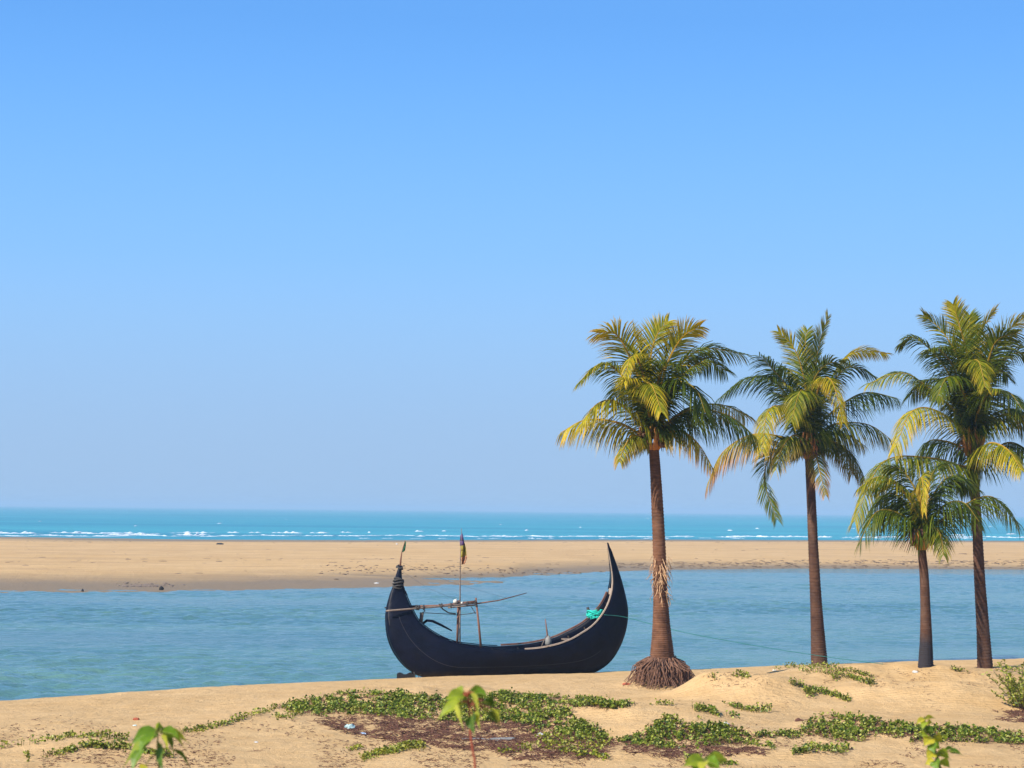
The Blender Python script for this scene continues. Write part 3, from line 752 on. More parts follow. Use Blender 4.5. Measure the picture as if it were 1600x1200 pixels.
# left finial: spike, rope binding, stick and small green flag
mb = MB(); mb.tube([bp(621.5, 918), bp(622.5, 905), bp(624, 893), bp(625, 884)], [.12, .10, .06, .035], 8); mb.build('stem_head', M['tar'], boat)
mb = MB(); r = random.Random(2)
for k, (cy, R_) in enumerate(((917, .125), (914, .135), (911, .145), (907.5, .135), (905, .11), (887.5, .08), (885.5, .07))):
    c = bp(621.5 + (918 - cy) * .09, cy); pts = []
    for a in range(15):
        an = a / 14 * 2 * math.pi; pts.append(c + AX * math.cos(an) * R_ + LAT * math.sin(an) * R_ * .8 + Vector((0, 0, .03 * math.sin(an + k) + .015 * r.uniform(-1, 1))))
    mb.tube(pts, .022, 5)
mb.tube([bp(629, 917), bp(634, 924), bp(637, 930)], .006, 4)
mb.build('rope_binding', M['rope_dark'], boat)['kind'] = 'stuff'
mb = MB(); mb.tube([bp(625, 888), bp(626.5, 872), bp(628, 862), bp(633, 845)], [.03, .022, .014, .008], 6); mb.build('flag_stick', M['red_wood'], boat)
def flag(name, outline, mats, bands, v=0.0, fold=.05):
    """cloth sheet between a pole edge and a free edge, folded in depth"""
    mb = MB(); nI, nJ = len(outline), 7
    vs = []
    for i, (a, b) in enumerate(outline):
        for j in range(nJ):
            t = j / (nJ - 1); p = bp(a[0] + (b[0] - a[0]) * t, a[1] + (b[1] - a[1]) * t, v); vs.append(p + LAT * fold * math.sin(t * 7 + i * .9))
    for i in range(nI - 1):
        for j in range(nJ - 1):
            mb.add([vs[i * nJ + j], vs[i * nJ + j + 1], vs[(i + 1) * nJ + j + 1], vs[(i + 1) * nJ + j]], [(0, 1, 2, 3)], bands[i])
    o = mb.build(name, mats, boat); s = o.modifiers.new('t', 'SOLIDIFY'); s.thickness = .006; return o
flag('flag', [((633.5, 846), (634, 847)), ((631.5, 852), (634, 854)), ((629.5, 858), (633, 860)), ((628.5, 863), (631.5, 861.5))], [M['flag_green']], [0, 0, 0], 0, .02)
# frame over the stern: posts, spars, flagpole
def pole(name, pts, r_, mat, v=0, seg=6):
    mb = MB(); mb.tube([bp(p[0], p[1], p[2] if len(p) > 2 else v) for p in pts], r_, seg); return mb.build(name, mat, boat)
pole('post', [(714.5, 1008, -.1), (715.5, 970, -.1), (716.5, 938, -.1)], .036, M['red_wood'])
pole('post', [(718.8, 1008, .0), (718.5, 975, .0), (719, 940, .0)], .022, M['grey_wood'])
pole('post', [(752, 1018, -.35), (748.5, 980, -.35), (743.5, 934, -.35)], [.035, .032, .026], M['red_wood'])
pole('flagpole', [(718.5, 1000, .05), (718.8, 940, .05), (719, 880, .05), (720.5, 852, .05), (721, 826, .05)], [.022, .02, .016, .012, .008], M['grey_wood'])
pole('spar', [(603, 954.5, -.3), (640, 951.5, -.3), (700, 946.5, -.3), (746, 942, -.3)], [.024, .026, .026, .022], M['grey_wood'])
pole('spar', [(640, 947.5, .1), (690, 946.5, .0), (725, 942, -.1), (745, 939.5, -.2)], [.03, .034, .036, .03], M['red_wood'])
pole('spar', [(700, 949.5, -.2), (745, 945, -.2)], .022, M['grey_wood'])
pole('spar', [(601, 949.5, .3), (640, 948.5, .3), (655, 950, .3)], .02, M['dark_wood'])
pole('yard', [(746, 943, -.3), (780, 938, -.1), (823, 926.5, .1)], [.02, .016, .01], M['red_wood'])
pole('cleat_post', [(657.5, 972, .0), (659.5, 957, .0)], .055, M['grey_wood'])
pole('tiller', [(661, 974, .0), (667, 969.5, .0), (676, 970.5, .0), (690, 977, .0), (706, 985.5, .0)], [.035, .04, .04, .035, .02], M['tar'])
pole('branch_hook', [(686, 943.5, -.3), (692, 952, -.3), (701, 957.5, -.3), (712, 959, -.3)], .018, M['dark_wood'])
pole('rope_sag', [(655, 958, -.2), (665, 957.5, -.2), (700, 959.5, -.2), (716, 961, -.2), (733, 959, -.3), (744, 957, -.35)], .010, M['rope_dark'])
pole('lashing', [(660, 957, -.2), (664, 955, -.2), (662, 951.5, -.3)], .012, M['rope_dark'])
pole('lashing', [(736, 948, -.3), (740, 954, -.3), (743, 959, -.33)], .010, M['rope_dark'])
mb = MB(); r = random.Random(9)
for (cx, cy, vv) in ((651, 949, -.3), (662, 949, -.3), (654, 949.5, -.3), (717, 944, -.1), (716.5, 947, -.1), (743, 941, -.35), (744, 944, -.35), (690, 946.5, -.3), (730, 944, -.3), (705, 946, -.3)):
    c = bp(cx, cy, vv); pts = [c + Vector((r.uniform(-.03, .03), math.cos(a * .7) * .06, math.sin(a * .7) * .06)) for a in range(19)]; mb.tube(pts, .010, 4)
mb.build('lashing', M['rope_dark'], boat)['kind'] = 'stuff'
flag('flag', [((719.5, 838), (722.5, 832)), ((719, 845), (725.5, 846)), ((719.5, 853), (727, 851)), ((720, 862), (728, 857)), ((720, 871), (728.5, 868)), ((720.5, 877), (729, 871)), ((720.5, 882.5), (726, 881))],
     [M['flag_purple'], M['flag_yellow'], M['flag_orange']], [0, 0, 1, 1, 2, 2], .05, .05)
for a, b in (((627, 892), (710, 936)), ((630, 880), (790, 934))):
    mb = MB(); p, q = bp(*a, 0), bp(*b, -.1); mb.tube([p, p.lerp(q, .5) + Vector((0, 0, -.08)), q], .0028, 3); mb.build('stay_line', M['rope_dark'], boat)
# short mast stub at the right with its foot
pole('mast_stub', [(857, 1012, -.1), (855, 990, -.1), (852, 967, -.1)], [.035, .026, .012], M['red_wood'])
pole('crutch', [(846, 1010, -.2), (853, 994, -.1)], .012, M['grey_wood'])
# bitts for the mooring rope
pole('bitt', [(923, 964, -.05), (918, 949, -.05)], .042, M['dark_wood']); pole('bitt', [(937, 962, -.15), (934, 948, -.15)], .042, M['dark_wood'])

# jug beside the mast stub
def jug():
    mb = MB(); c = bp(857, 1008, -.25); prof = ((0, .0), (.075, 0), (.09, .04), (.085, .17), (.06, .20), (.03, .22), (.028, .25))
    seg = 14; vs = [c + Vector((math.cos(k / seg * 6.2832) * r_, math.sin(k / seg * 6.2832) * r_, z)) for r_, z in prof for k in range(seg)]
    fs = [(i * seg + k, i * seg + (k + 1) % seg, (i + 1) * seg + (k + 1) % seg, (i + 1) * seg + k) for i in range(len(prof) - 1) for k in range(seg)]
    mb.add(vs, fs); o = mb.build('jug', M['grey_can'], None, True, c); tag(o, 'small grey jug at the foot of the short mast stub in the boat', 'jug')
jug()
for (px, py, r_, lab) in ((711.5, 940, .062, 'round off-white float tied on the boat frame left of the flagpole'), (721.5, 942.5, .035, 'small off-white float on the boat frame just right of the flagpole')):
    c = bp(px, py, -.12); mb = MB(); mb.ball(c, r_, (1, 1, .95), 12, 8, 0, .08); mb.tube([c + Vector((0, 0, r_ * .8)), c + Vector((.03, 0, r_ * 1.25))], .008, 5)
    tag(mb.build('float', M['white'], None, True, c), lab, 'float')
# turquoise mooring rope: wraps plus the long line to the beach
def mooring():
    r = random.Random(4); c0 = bp(930, 959, -.12); root = thing('mooring_rope', c0, 'turquoise rope bundled at the right end of the boat, running thinly to the beach', 'rope')
    mb = MB()
    for k in range(13):
        pts = []; z0 = r.uniform(-.07, .07); wx = r.uniform(.16, .24); wy = r.uniform(.10, .2)
        for a in range(19):
            an = a / 18 * 2 * math.pi + k
            pts.append(c0 + AX * math.cos(an) * wx + LAT * math.sin(an) * wy + Vector((0, 0, z0 + .05 * math.sin(an * 2 + k) + r.uniform(-.008, .008))))
        mb.tube(pts, .015, 5)
    for k in range(5):
        a0 = c0 + Vector((r.uniform(-.2, .2), -.12, .0)); mb.tube([a0, a0 + Vector((r.uniform(-.06, .06), -.06, -.06)), a0 + Vector((r.uniform(-.1, .1), -.08, -.15))], .011, 4)
    mb.build('rope_bundle', M['rope_green'], root)
    mb = MB(); a = bp(944, 960.5, -.5); e = at(1400, 1034.5, 52.5); e.z = beach_z(e.x, e.y) + .01
    pts = [a, bp(980, 965, -.30)]
    for t in (.25, .5, .75, 1):
        p = a.lerp(e, t); 
        pts.append(p + Vector((0, 0, -.12 * 4 * t * (1 - t))))
    mb.tube(catmull(pts, 30), .008, 5); mb.build('rope_line', M['line_green'], root)
mooring()
# dark notched block by the left foot of the boat
def rudder_block():
    c = on_z(634, 1060, .06); Y = c.y; mb = MB(); rr = []
    out = [(620, 1061), (620, 1053), (623, 1051.5), (626, 1052), (630, 1054.5), (634, 1054.5), (637.5, 1052.5), (640, 1051.5), (646, 1052), (648.5, 1054), (648.5, 1061)]
    f_ = [at(a, b, Y - .12) for a, b in out]; k_ = [p + Vector((0, .24, 0)) for p in f_]; n = len(out)
    mb.add(f_ + k_, [tuple(range(n)), tuple(range(2 * n - 1, n - 1, -1))] + [(i, i + n, (i + 1) % n + n, (i + 1) % n) for i in range(n)])
    o = mb.build('wooden_block', M['black'], None, False, c); tag(o, 'black notched wooden block lying at the left foot of the boat', 'block')
    mb = MB(); p = at(647, 1060, Y - .2)
    mb.tube([at(646.5, 1045, bc.y - .9), at(648, 1060, bc.y - 1.0)], .012, 5); mb.tube([at(655, 1061, bc.y - 1), at(653.5, 1056, bc.y - 1), at(660, 1053.5, bc.y - .9)], .012, 5)
    mb.build('hanging_rope', M['rope_dark'], boat)
rudder_block()

# ---------------------------------------------------------------- creeping vines and litter on the sand
def inpoly(x, y, P):
    c = False; j = len(P) - 1
    for i in range(len(P)):
        xi, yi = P[i]; xj, yj = P[j]
        if (yi > y) != (yj > y) and x < (xj - xi) * (y - yi) / (yj - yi) + xi: c = not c
        j = i
    return c
# ground height cache for quick scattering
def scatter_poly(P, dens, thr, r, edge=1.0, fs=.09):
    xs_ = [p[0] for p in P]; ys_ = [p[1] for p in P]; x0, x1, y0, y1 = min(xs_) - 8, max(xs_) + 8, min(ys_) - 3, max(ys_) + 3
    out = []
    for _ in range(int((x1 - x0) * (y1 - y0) * dens)):
        x, y = r.uniform(x0, x1), r.uniform(y0, y1)
        xx = x + 14 * noise.noise(Vector((x * .03, y * .1, 1))) + 5 * noise.noise(Vector((x * .15, y * .3, 2))); yy = y + 3.5 * noise.noise(Vector((x * .06, y * .1, 3))) + 2 * noise.noise(Vector((x * .2, y * .4, 5)))
        if inpoly(xx, yy, P) and noise.noise(Vector((x * fs, y * fs * 2.4, 4))) + .5 * noise.noise(Vector((x * .02, y * .06, 14))) + r.uniform(-.15, .15) > thr:
            if r.random() < .12: x += r.gauss(0, 9); y += r.gauss(0, 2.5)
            out.append((x, y))
    return out
def scatter_strip(L, hw, dens, thr, r):
    out = []
    for (a, b) in zip(L[:-1], L[1:]):
        d = math.dist(a, b) * 1.25
        for _ in range(int(d * 2 * hw * dens)):
            t = r.random(); x = a[0] + (b[0] - a[0]) * t; y = a[1] + (b[1] - a[1]) * t + r.gauss(0, .45) * hw + 2.0 * noise.noise(Vector((x * .05, 1, 2)))
            if noise.noise(Vector((x * .07, y * .2, 9))) + r.uniform(-.15, .15) > thr + .1: out.append((x + r.gauss(0, 2.5), y))
    return out
HC = {}
def gfast(px, py):
    k = (round(px / 3), round(py * 2)); 
    if k not in HC: HC[k] = ground_hit(k[0] * 3, k[1] / 2)
    g_ = HC[k]; p = at(px, py, g_.y); p.z = beach_z(p.x, p.y); return p
VG = (Vector((.08, .135, .010)), Vector((.15, .21, .016)), Vector((.26, .30, .035)), Vector((.38, .38, .10)), Vector((.035, .065, .008)))  # the palest tone puts sunlit glints into the leaf colour
def vine_mesh(points, r, size=(.013, .026), hmax=.07, yellow=0.0):
    mb = MB()
    for (px, py) in points:
        p = gfast(px, py); hgt = r.uniform(.0, 1) ** 1.2 * hmax * (.6 + .8 * abs(noise.noise(Vector((p.x, p.y, 8)))) * 2)
        s = r.uniform(*size); az = r.uniform(0, 6.283); tilt = r.gauss(.75, .35)
        nrm = Vector((math.cos(az) * math.sin(tilt), math.sin(az) * math.sin(tilt), math.cos(tilt)))
        a = nrm.orthogonal().normalized(); a = Matrix.Rotation(r.uniform(0, 6.28), 3, nrm) @ a; b = nrm.cross(a)
        c = p + Vector((0, 0, .012 + hgt)); up = nrm * s * .35
        col_ = VG[min(4, int(r.random() ** 1.1 * 5))]; col_ = mixv(col_, Vector((.42, .36, .03)), min(1, max(0, r.gauss(yellow, .15))))
        v_ = [c - a * s, c + a * s, c + a * s * .45 + b * s + up, c - a * s * .6 + b * s * .85 + up, c + a * s * .45 - b * s + up, c - a * s * .6 - b * s * .85 + up]
        mb.add(v_, [(0, 1, 2, 3), (1, 0, 5, 4)], 0, tuple(col_))
        if r.random() < .35: mb.tube([p + Vector((0, 0, -.01)), c], .004, 3, 0, (.12, .10, .03), cap=False)
    return mb
r = random.Random(12)
G1 = [(425, 1106), (470, 1096), (520, 1086), (548, 1082), (620, 1083), (680, 1091), (740, 1088), (800, 1084), (850, 1087), (930, 1092), (990, 1101), (950, 1108), (905, 1104), (880, 1108), (890, 1120), (930, 1138), (955, 1158), (900, 1158), (850, 1142), (800, 1128), (740, 1130), (680, 1127), (640, 1124), (560, 1116), (500, 1120), (450, 1112)]
pts = scatter_poly(G1, 1.25, -.04, r)
o = vine_mesh(pts, r).build('beach_vine', M['vine'], None, False); tag(o, 'wide mat of green creeping vine on the sand below the boat', 'ground cover', kind='stuff')
pts = []
for L, hw, d in (([(432, 1108), (400, 1116), (378, 1124), (330, 1137), (285, 1145)], 3.5, .38), ([(50, 1162), (100, 1153), (150, 1151), (200, 1156)], 3.5, .3),
                 ([(70, 1184), (110, 1174), (130, 1167), (190, 1169), (230, 1176), (270, 1183)], 4, .5), ([(0, 1170), (40, 1163)], 2.5, .2), ([(40, 1180), (46, 1190)], 4, .4), ([(430, 1122), (470, 1118)], 5, .35)):
    pts += scatter_strip(L, hw, d, -.25, r)
o = vine_mesh(pts, r, yellow=.15, hmax=.08).build('beach_vine', M['vine'], None, False); tag(o, 'thin trailing green vine runners at the lower left of the beach', 'ground cover', kind='stuff')
G2 = [(965, 1156), (1000, 1150), (1020, 1138), (1038, 1126), (1062, 1134), (1100, 1136), (1130, 1136), (1160, 1144), (1185, 1155), (1140, 1163), (1090, 1168), (1040, 1172), (990, 1168)]
pts = scatter_poly(G2, 1.1, .05, r)
pts += scatter_strip([(1180, 1152), (1220, 1150), (1250, 1152)], 5, .3, -.2, r) + scatter_strip([(1150, 1160), (1200, 1166), (1210, 1172)], 4, .3, -.3, r)
o = vine_mesh(pts, r).build('beach_vine', M['vine'], None, False); tag(o, 'mat of green creeping vine in the lower middle between two sand hollows', 'ground cover', kind='stuff')
pts = []
for L, hw, d in (([(1036, 1121), (1050, 1126), (1064, 1132)], 3.5, .5), ([(1086, 1107), (1106, 1112), (1124, 1119)], 4, .7), ([(1133, 1101), (1160, 1108), (1185, 1113), (1206, 1112)], 3, .7), ([(1018, 1101), (1050, 1102)], 2, .3), ([(1142, 1118), (1152, 1122)], 3, .4),
                 ([(915, 1102), (960, 1104), (985, 1103)], 4, .5), ([(1090, 1124), (1098, 1127)], 2, .3), ([(1070, 1190), (1150, 1196)], 4, .3)):
    pts += scatter_strip(L, hw, d, -.4, r)
o = vine_mesh(pts, r, hmax=.09).build('beach_vine', M['vine'], None, False); tag(o, 'short separate tufts of vine on the smooth sand slope in the middle', 'ground cover', kind='stuff')
G3 = [(1252, 1134), (1275, 1122), (1300, 1116), (1340, 1120), (1380, 1128), (1430, 1134), (1500, 1136), (1550, 1143), (1600, 1150), (1640, 1154), (1640, 1168), (1560, 1162), (1480, 1160), (1430, 1161), (1400, 1154), (1370, 1148), (1350, 1158), (1300, 1158), (1268, 1152)]
pts = scatter_poly(G3, 1.15, .03, r) + scatter_strip([(1240, 1176), (1280, 1170), (1326, 1173)], 6, .5, -.3, r) + scatter_strip([(1190, 1150), (1230, 1147), (1255, 1150)], 4, .3, -.2, r)
o = vine_mesh(pts, r).build('beach_vine', M['vine'], None, False); tag(o, 'long mat of green creeping vine at the lower right under the palms', 'ground cover', kind='stuff')
pts = []
for L, hw, d in (([(1212, 1044), (1250, 1041), (1290, 1043), (1330, 1050), (1362, 1058)], 3, .4), ([(1250, 1048), (1300, 1052), (1330, 1060)], 5, .25), ([(1325, 1058), (1350, 1066), (1366, 1070)], 4, .6), ([(1234, 1068), (1258, 1074)], 2.5, .5),
                 ([(1256, 1080), (1285, 1081), (1305, 1088), (1328, 1096)], 4, .6), ([(1262, 1086), (1275, 1088)], 4, .7), ([(1148, 1056), (1170, 1058)], 3, .5), ([(1110, 1060), (1118, 1062)], 3, .3), ([(1488, 1047), (1500, 1049)], 3, .5), ([(1555, 1044), (1600, 1048)], 4, .3),
                 ([(1298, 1055), (1310, 1062)], 4, .5), ([(1500, 1048), (1512, 1053)], 2, .3)):
    pts += scatter_strip(L, hw, d, -.4, r)
o = vine_mesh(pts, r, hmax=.10, yellow=.1).build('beach_vine', M['vine'], None, False); tag(o, 'sprigs of vine on the crest of the dune round the second palm', 'ground cover', kind='stuff')
pts = scatter_strip([(566, 1187), (600, 1177), (640, 1169), (662, 1167)], 5, .6, -.4, r) + scatter_strip([(545, 1172), (565, 1170)], 3, .4, -.4, r) + scatter_strip([(780, 1176), (850, 1168), (880, 1176), (950, 1185)], 5, .25, -.2, r) + scatter_poly([(820, 1140), (880, 1150), (950, 1160), (940, 1176), (860, 1172)], .3, -.1, r)
o = vine_mesh(pts, r, yellow=.25, hmax=.08).build('beach_vine', M['vine'], None, False); tag(o, 'yellowing vine runner at the front edge of the brown dead vine patch', 'ground cover', kind='stuff')

def litter_mesh(points, r, L=(.05, .22), rad=(.003, .007), lift=.03):
    mb = MB()
    for (px, py) in points:
        p = gfast(px, py); a = r.uniform(0, 6.283); l = r.uniform(*L); q = Vector((math.cos(a), math.sin(a), 0)); q2 = Vector((-q.y, q.x, 0)) * r.uniform(-.3, .3) * l
        mid = p + q * l * .5 + q2 + Vector((0, 0, r.uniform(.0, lift) + .008)); e = p + q * l; e.z = beach_z(e.x, e.y) + r.uniform(0, lift)
        rr = r.uniform(*rad); mb.tube([p + Vector((0, 0, .004)), mid, e], [rr, rr, rr * .5], 3, cap=False)
    return mb
D1 = [(485, 1126), (560, 1119), (650, 1122), (760, 1128), (850, 1130), (900, 1142), (960, 1165), (950, 1180), (880, 1180), (780, 1176), (700, 1170), (620, 1162), (570, 1150), (520, 1138)]
D2 = [(965, 1166), (1080, 1166), (1190, 1168), (1200, 1180), (1060, 1184), (980, 1178)]
pts = scatter_poly(D1, .42, -.12, r) + scatter_poly(D2, .3, -.1, r) + scatter_poly([(1560, 1112), (1610, 1108), (1620, 1128), (1570, 1128)], .5, -.1, r) + scatter_poly([(760, 1165), (900, 1172), (960, 1185), (800, 1190)], .2, -.1, r)
pts += scatter_poly(G1, .16, -.2, r) + scatter_poly(G2, .2, -.2, r) + scatter_poly(G3, .16, -.2, r)
o = litter_mesh(pts, r).build('dead_vine', M['litter'], None, False); tag(o, 'purplish brown mat of dead vine stems in front of the green mat', 'dead plants', kind='stuff')
pts = []
for _ in range(7500):
    x, y = r.uniform(-10, 1610), 1200 - abs(r.gauss(0, 1)) * 45
    if y < 1062 + (1100 - x * .05 if False else 0) * 0: continue
    if y < 1105 and x < 420: continue
    if noise.noise(Vector((x * .012, y * .035, 3))) > -.05 + (.25 if y < 1130 else 0): pts.append((x, y))
for _ in range(420):
    x = r.uniform(1100, 1620); pts.append((x, r.uniform(1046, 1075) if noise.noise(Vector((x * .02, 1, 3))) > -.1 else 1150))
o = litter_mesh(pts, r, (.02, .11), (.002, .005), .012).build('twig_litter', M['litter'], None, False); tag(o, 'scattered dry twigs and seaweed crumbs across the near sand', 'litter', kind='stuff')

# right-edge shrub on the dune
def shrub():
    r = random.Random(8); g = ground_hit(1602, 1108); ppm = F / g.y
    root = thing('shrub', g, 'leafy yellow green shrub cut by the right edge of the picture', 'shrub'); st = MB(); lf = MB()
    for k in range(34):
        a = r.uniform(0, 6.283); el = r.uniform(.45, 1.45); L = r.uniform(.5, 1.05); d = Vector((math.cos(a) * math.cos(el), math.sin(a) * math.cos(el), math.sin(el))); p = g + Vector((math.cos(a), math.sin(a), 0)) * r.uniform(0, .25); pts_ = [p.copy()]
        for j in range(5): p = p + d * L / 5; d = (d + Vector((r.uniform(-.15, .15), r.uniform(-.15, .15), .02))).normalized(); pts_.append(p.copy())
        st.tube(pts_, [.01, .009, .008, .006, .005, .003], 4)
        for j in range(60):
            t = r.uniform(.1, 1) * 5; i = min(int(t), 4); q = pts_[i].lerp(pts_[i + 1], t - i); s = r.uniform(.025, .05)
            dd = Vector((r.uniform(-1, 1), r.uniform(-1, 1), r.uniform(-.2, .9))).normalized(); w = dd.orthogonal().normalized(); w = Matrix.Rotation(r.uniform(0, 6.28), 3, dd) @ w
            c = mixv(VG[r.randint(0, 3)], Vector((.4, .35, .04)), max(0, r.gauss(.15, .2)))
            lf.add([q, q + dd * s + w * s * .42, q + dd * 2 * s, q + dd * s - w * s * .42], [(0, 1, 2, 3)], 0, tuple(c))
    st.build('branches', M['twig'], root); tag(lf.build('leaves', M['vine'], root, False), kind='stuff')
shrub()

# ---------------------------------------------------------------- saplings close to the camera
def big_leaf(root, p0, p1, width, color, r, sag=.12, fold=.35, tw=0.0):
    """one broad leaf from base to tip with a midrib fold and a curve"""
    mb = MB(); d = p1 - p0; L = d.length; T = d.normalized(); S = T.cross(Vector((0, 1, 0)));
    if S.length < .2: S = T.cross(Vector((1, 0, 0)))
    S.normalize(); S = Matrix.Rotation(tw, 3, T) @ S; U = S.cross(T).normalized(); n = 9; vs = []
    if U.z < 0: U = -U
    for i in range(n):
        t = i / (n - 1); c = p0 + d * t + Vector((0, 0, 1)) * sag * L * math.sin(t * math.pi) + U * 0
        w = width * (math.sin(min(1, t * 1.15 + .04) ** .7 * math.pi) ** .8 if t < 1 else 0); w = max(w, .0008)
        und = .08 * width * math.sin(i * 2.1)
        vs += [c - S * w + U * (w * fold + und), c - S * w * .5 + U * w * fold * .4, c, c + S * w * .5 + U * w * fold * .4, c + S * w + U * (w * fold - und)]
    for i in range(n - 1):
        for k in range(4):
            a = i * 5 + k; j = r.uniform(.9, 1.1); mb.add([vs[a], vs[a + 1], vs[a + 6], vs[a + 5]], [(0, 1, 2, 3)], 0, tuple(color * j))
    mb.tube([p0, p0.lerp(p1, .5) + Vector((0, 0, sag * L)), p1], [.0016, .0012, .0005], 4, 0, (.3, .36, .08))
    return mb.build('leaf', M['sapling'], root)
LC = (Vector((.13, .24, .015)), Vector((.28, .36, .03)), Vector((.40, .42, .05)), Vector((.06, .13, .012)), Vector((.5, .45, .04)))
def sapling(label, stem, leaves, Y, stem_mat, rs, seed):
    r = random.Random(seed); s = [at(a, b, Y) for a, b in stem]
    gx, gy = s[0].x, Y; gz = beach_z(gx, gy); root = thing('sapling', Vector((gx, gy, gz)), label, 'young plant', 'leafy young plants in front of the camera')
    mb = MB(); P = [Vector((gx + .02, gy, gz - .03)), Vector((gx + .01, gy, (gz + s[0].z) / 2))] + s
    mb.tube(catmull(P, 16), [rs * (1.6 - i / 16) for i in range(16)], 7); mb.build('stem', stem_mat, root)
    pt = MB()
    for (a, b, w, ci, dy, tw) in leaves:
        p0 = at(a[0], a[1], Y + dy * .4); p1 = at(b[0], b[1], Y + dy)
        big_leaf(root, p0, p1, w * 1.25, LC[ci], r, .12, .35, tw)
        near = min(s, key=lambda q: (q - p0).length); pt.tube([near, near.lerp(p0, .5) + Vector((0, 0, .01)), p0], .0016, 4)
    pt.build('leaf_stalk', stem_mat, root)
sapling('young plant with arching toothed leaves at the bottom left corner', [(249, 1215), (246, 1175), (247, 1143)],
        [((246, 1144), (249, 1127), .014, 1, .02, .9), ((244, 1142), (200, 1168), .020, 0, -.05, .5), ((240, 1150), (192, 1200), .018, 1, .03, .8), ((222, 1172), (204, 1212), .020, 0, -.08, .7),
         ((250, 1142), (274, 1152), .012, 3, .04, 0.4), ((256, 1145), (296, 1162), .017, 2, .05, .7), ((252, 1150), (264, 1180), .014, 2, -.06, 1.0),
         ((252, 1166), (254, 1212), .022, 3, -.1, .9), ((272, 1172), (298, 1202), .012, 3, .02, .9), ((242, 1148), (212, 1186), .020, 0, -.1, .9), ((240, 1146), (222, 1178), .018, 3, .05, .7), ((254, 1144), (284, 1158), .018, 0, -.05, .5), ((258, 1146), (290, 1170), .012, 2, .08, .8), ((248, 1160), (244, 1196), .018, 3, .05, .9), ((256, 1150), (272, 1176), .015, 3, .08, .7), ((232, 1150), (206, 1176), .018, 1, .09, .6), ((246, 1146), (226, 1160), .016, 0, .06, .6), ((228, 1196), (220, 1212), .014, 4, 0, .5), ((238, 1144), (214, 1150), .014, 1, .05, .4)], 6.3, M['stem_green'], .0035, 1)
sapling('young plant with drooping pale leaves on a thin red stem at bottom centre', [(743, 1215), (739, 1175), (735, 1145), (732, 1100), (730, 1088)],
        [((724, 1086), (692, 1096), .016, 1, -.04, .5), ((722, 1098), (680, 1129), .016, 1, -.02, .7), ((714, 1100), (724, 1143), .013, 2, -.07, 1.0), ((736, 1084), (749, 1121), .013, 2, -.06, 1.0),
         ((734, 1081), (763, 1084), .013, 1, .05, .4), ((738, 1118), (741, 1151), .024, 3, -.08, .9), ((744, 1112), (750, 1142), .012, 2, -.09, .8), ((756, 1096), (776, 1108), .016, 3, .03, .5), ((768, 1108), (782, 1138), .012, 2, .0, .9),
         ((722, 1084), (712, 1076), .012, 1, .06, .3), ((728, 1085), (745, 1090), .014, 3, .06, .5), ((730, 1090), (722, 1104), .014, 0, .06, .5), ((726, 1086), (704, 1082), .012, 1, .07, .4), ((742, 1084), (764, 1090), .014, 0, -.05, .5), ((736, 1092), (742, 1112), .016, 3, .07, .9), ((716, 1092), (696, 1106), .014, 0, .08, .6), ((760, 1094), (768, 1104), .014, 0, .06, .5), ((764, 1112), (778, 1136), .010, 3, .03, .5)], 6.0, M['stem_red'], .0030, 2)
sapling('bright green leaf tips just rising over the bottom edge right of centre', [(1102, 1230), (1101, 1200), (1102, 1190)],
        [((1100, 1190), (1064, 1200), .018, 1, -.05, .4), ((1102, 1190), (1096, 1212), .016, 2, -.1, .9), ((1104, 1188), (1142, 1192), .017, 1, .04, .4), ((1104, 1190), (1128, 1204), .018, 0, -.05, .5), ((1106, 1187), (1130, 1182), .010, 1, .08, .4), ((1098, 1190), (1080, 1208), .02, 0, -.04, .6)], 6.0, M['stem_green'], .0035, 3)
sapling('upright young plant with yellow green round leaves at bottom right', [(1472, 1220), (1464, 1185), (1456, 1155), (1447, 1135), (1444, 1124)],
        [((1444, 1123), (1430, 1134), .010, 4, -.02, .5), ((1445, 1123), (1462, 1123), .009, 4, .03, .4), ((1446, 1128), (1441, 1142), .013, 1, -.04, .8), ((1448, 1132), (1458, 1130), .013, 4, .04, .5), ((1446, 1142), (1462, 1145), .018, 3, -.04, .5), ((1447, 1147), (1440, 1152), .014, 1, -.03, .6),
         ((1456, 1154), (1442, 1168), .022, 4, -.04, .5), ((1458, 1152), (1474, 1162), .020, 4, .03, .5), ((1474, 1148), (1478, 1160), .010, 1, .02, .9), ((1458, 1162), (1460, 1180), .022, 0, -.06, .9), ((1460, 1176), (1446, 1186), .022, 4, -.04, .5), ((1464, 1176), (1486, 1188), .020, 1, .02, .5),
         ((1476, 1173), (1492, 1170), .009, 0, .04, .4), ((1484, 1174), (1505, 1181), .011, 3, -.03, .5), ((1462, 1188), (1466, 1206), .024, 0, -.06, .9), ((1468, 1190), (1486, 1202), .020, 1, .02, .6), ((1460, 1190), (1444, 1196), .016, 4, .03, .6), ((1456, 1166), (1470, 1172), .02, 1, .05, .5)], 8.2, M['stem_green'], .005, 4)

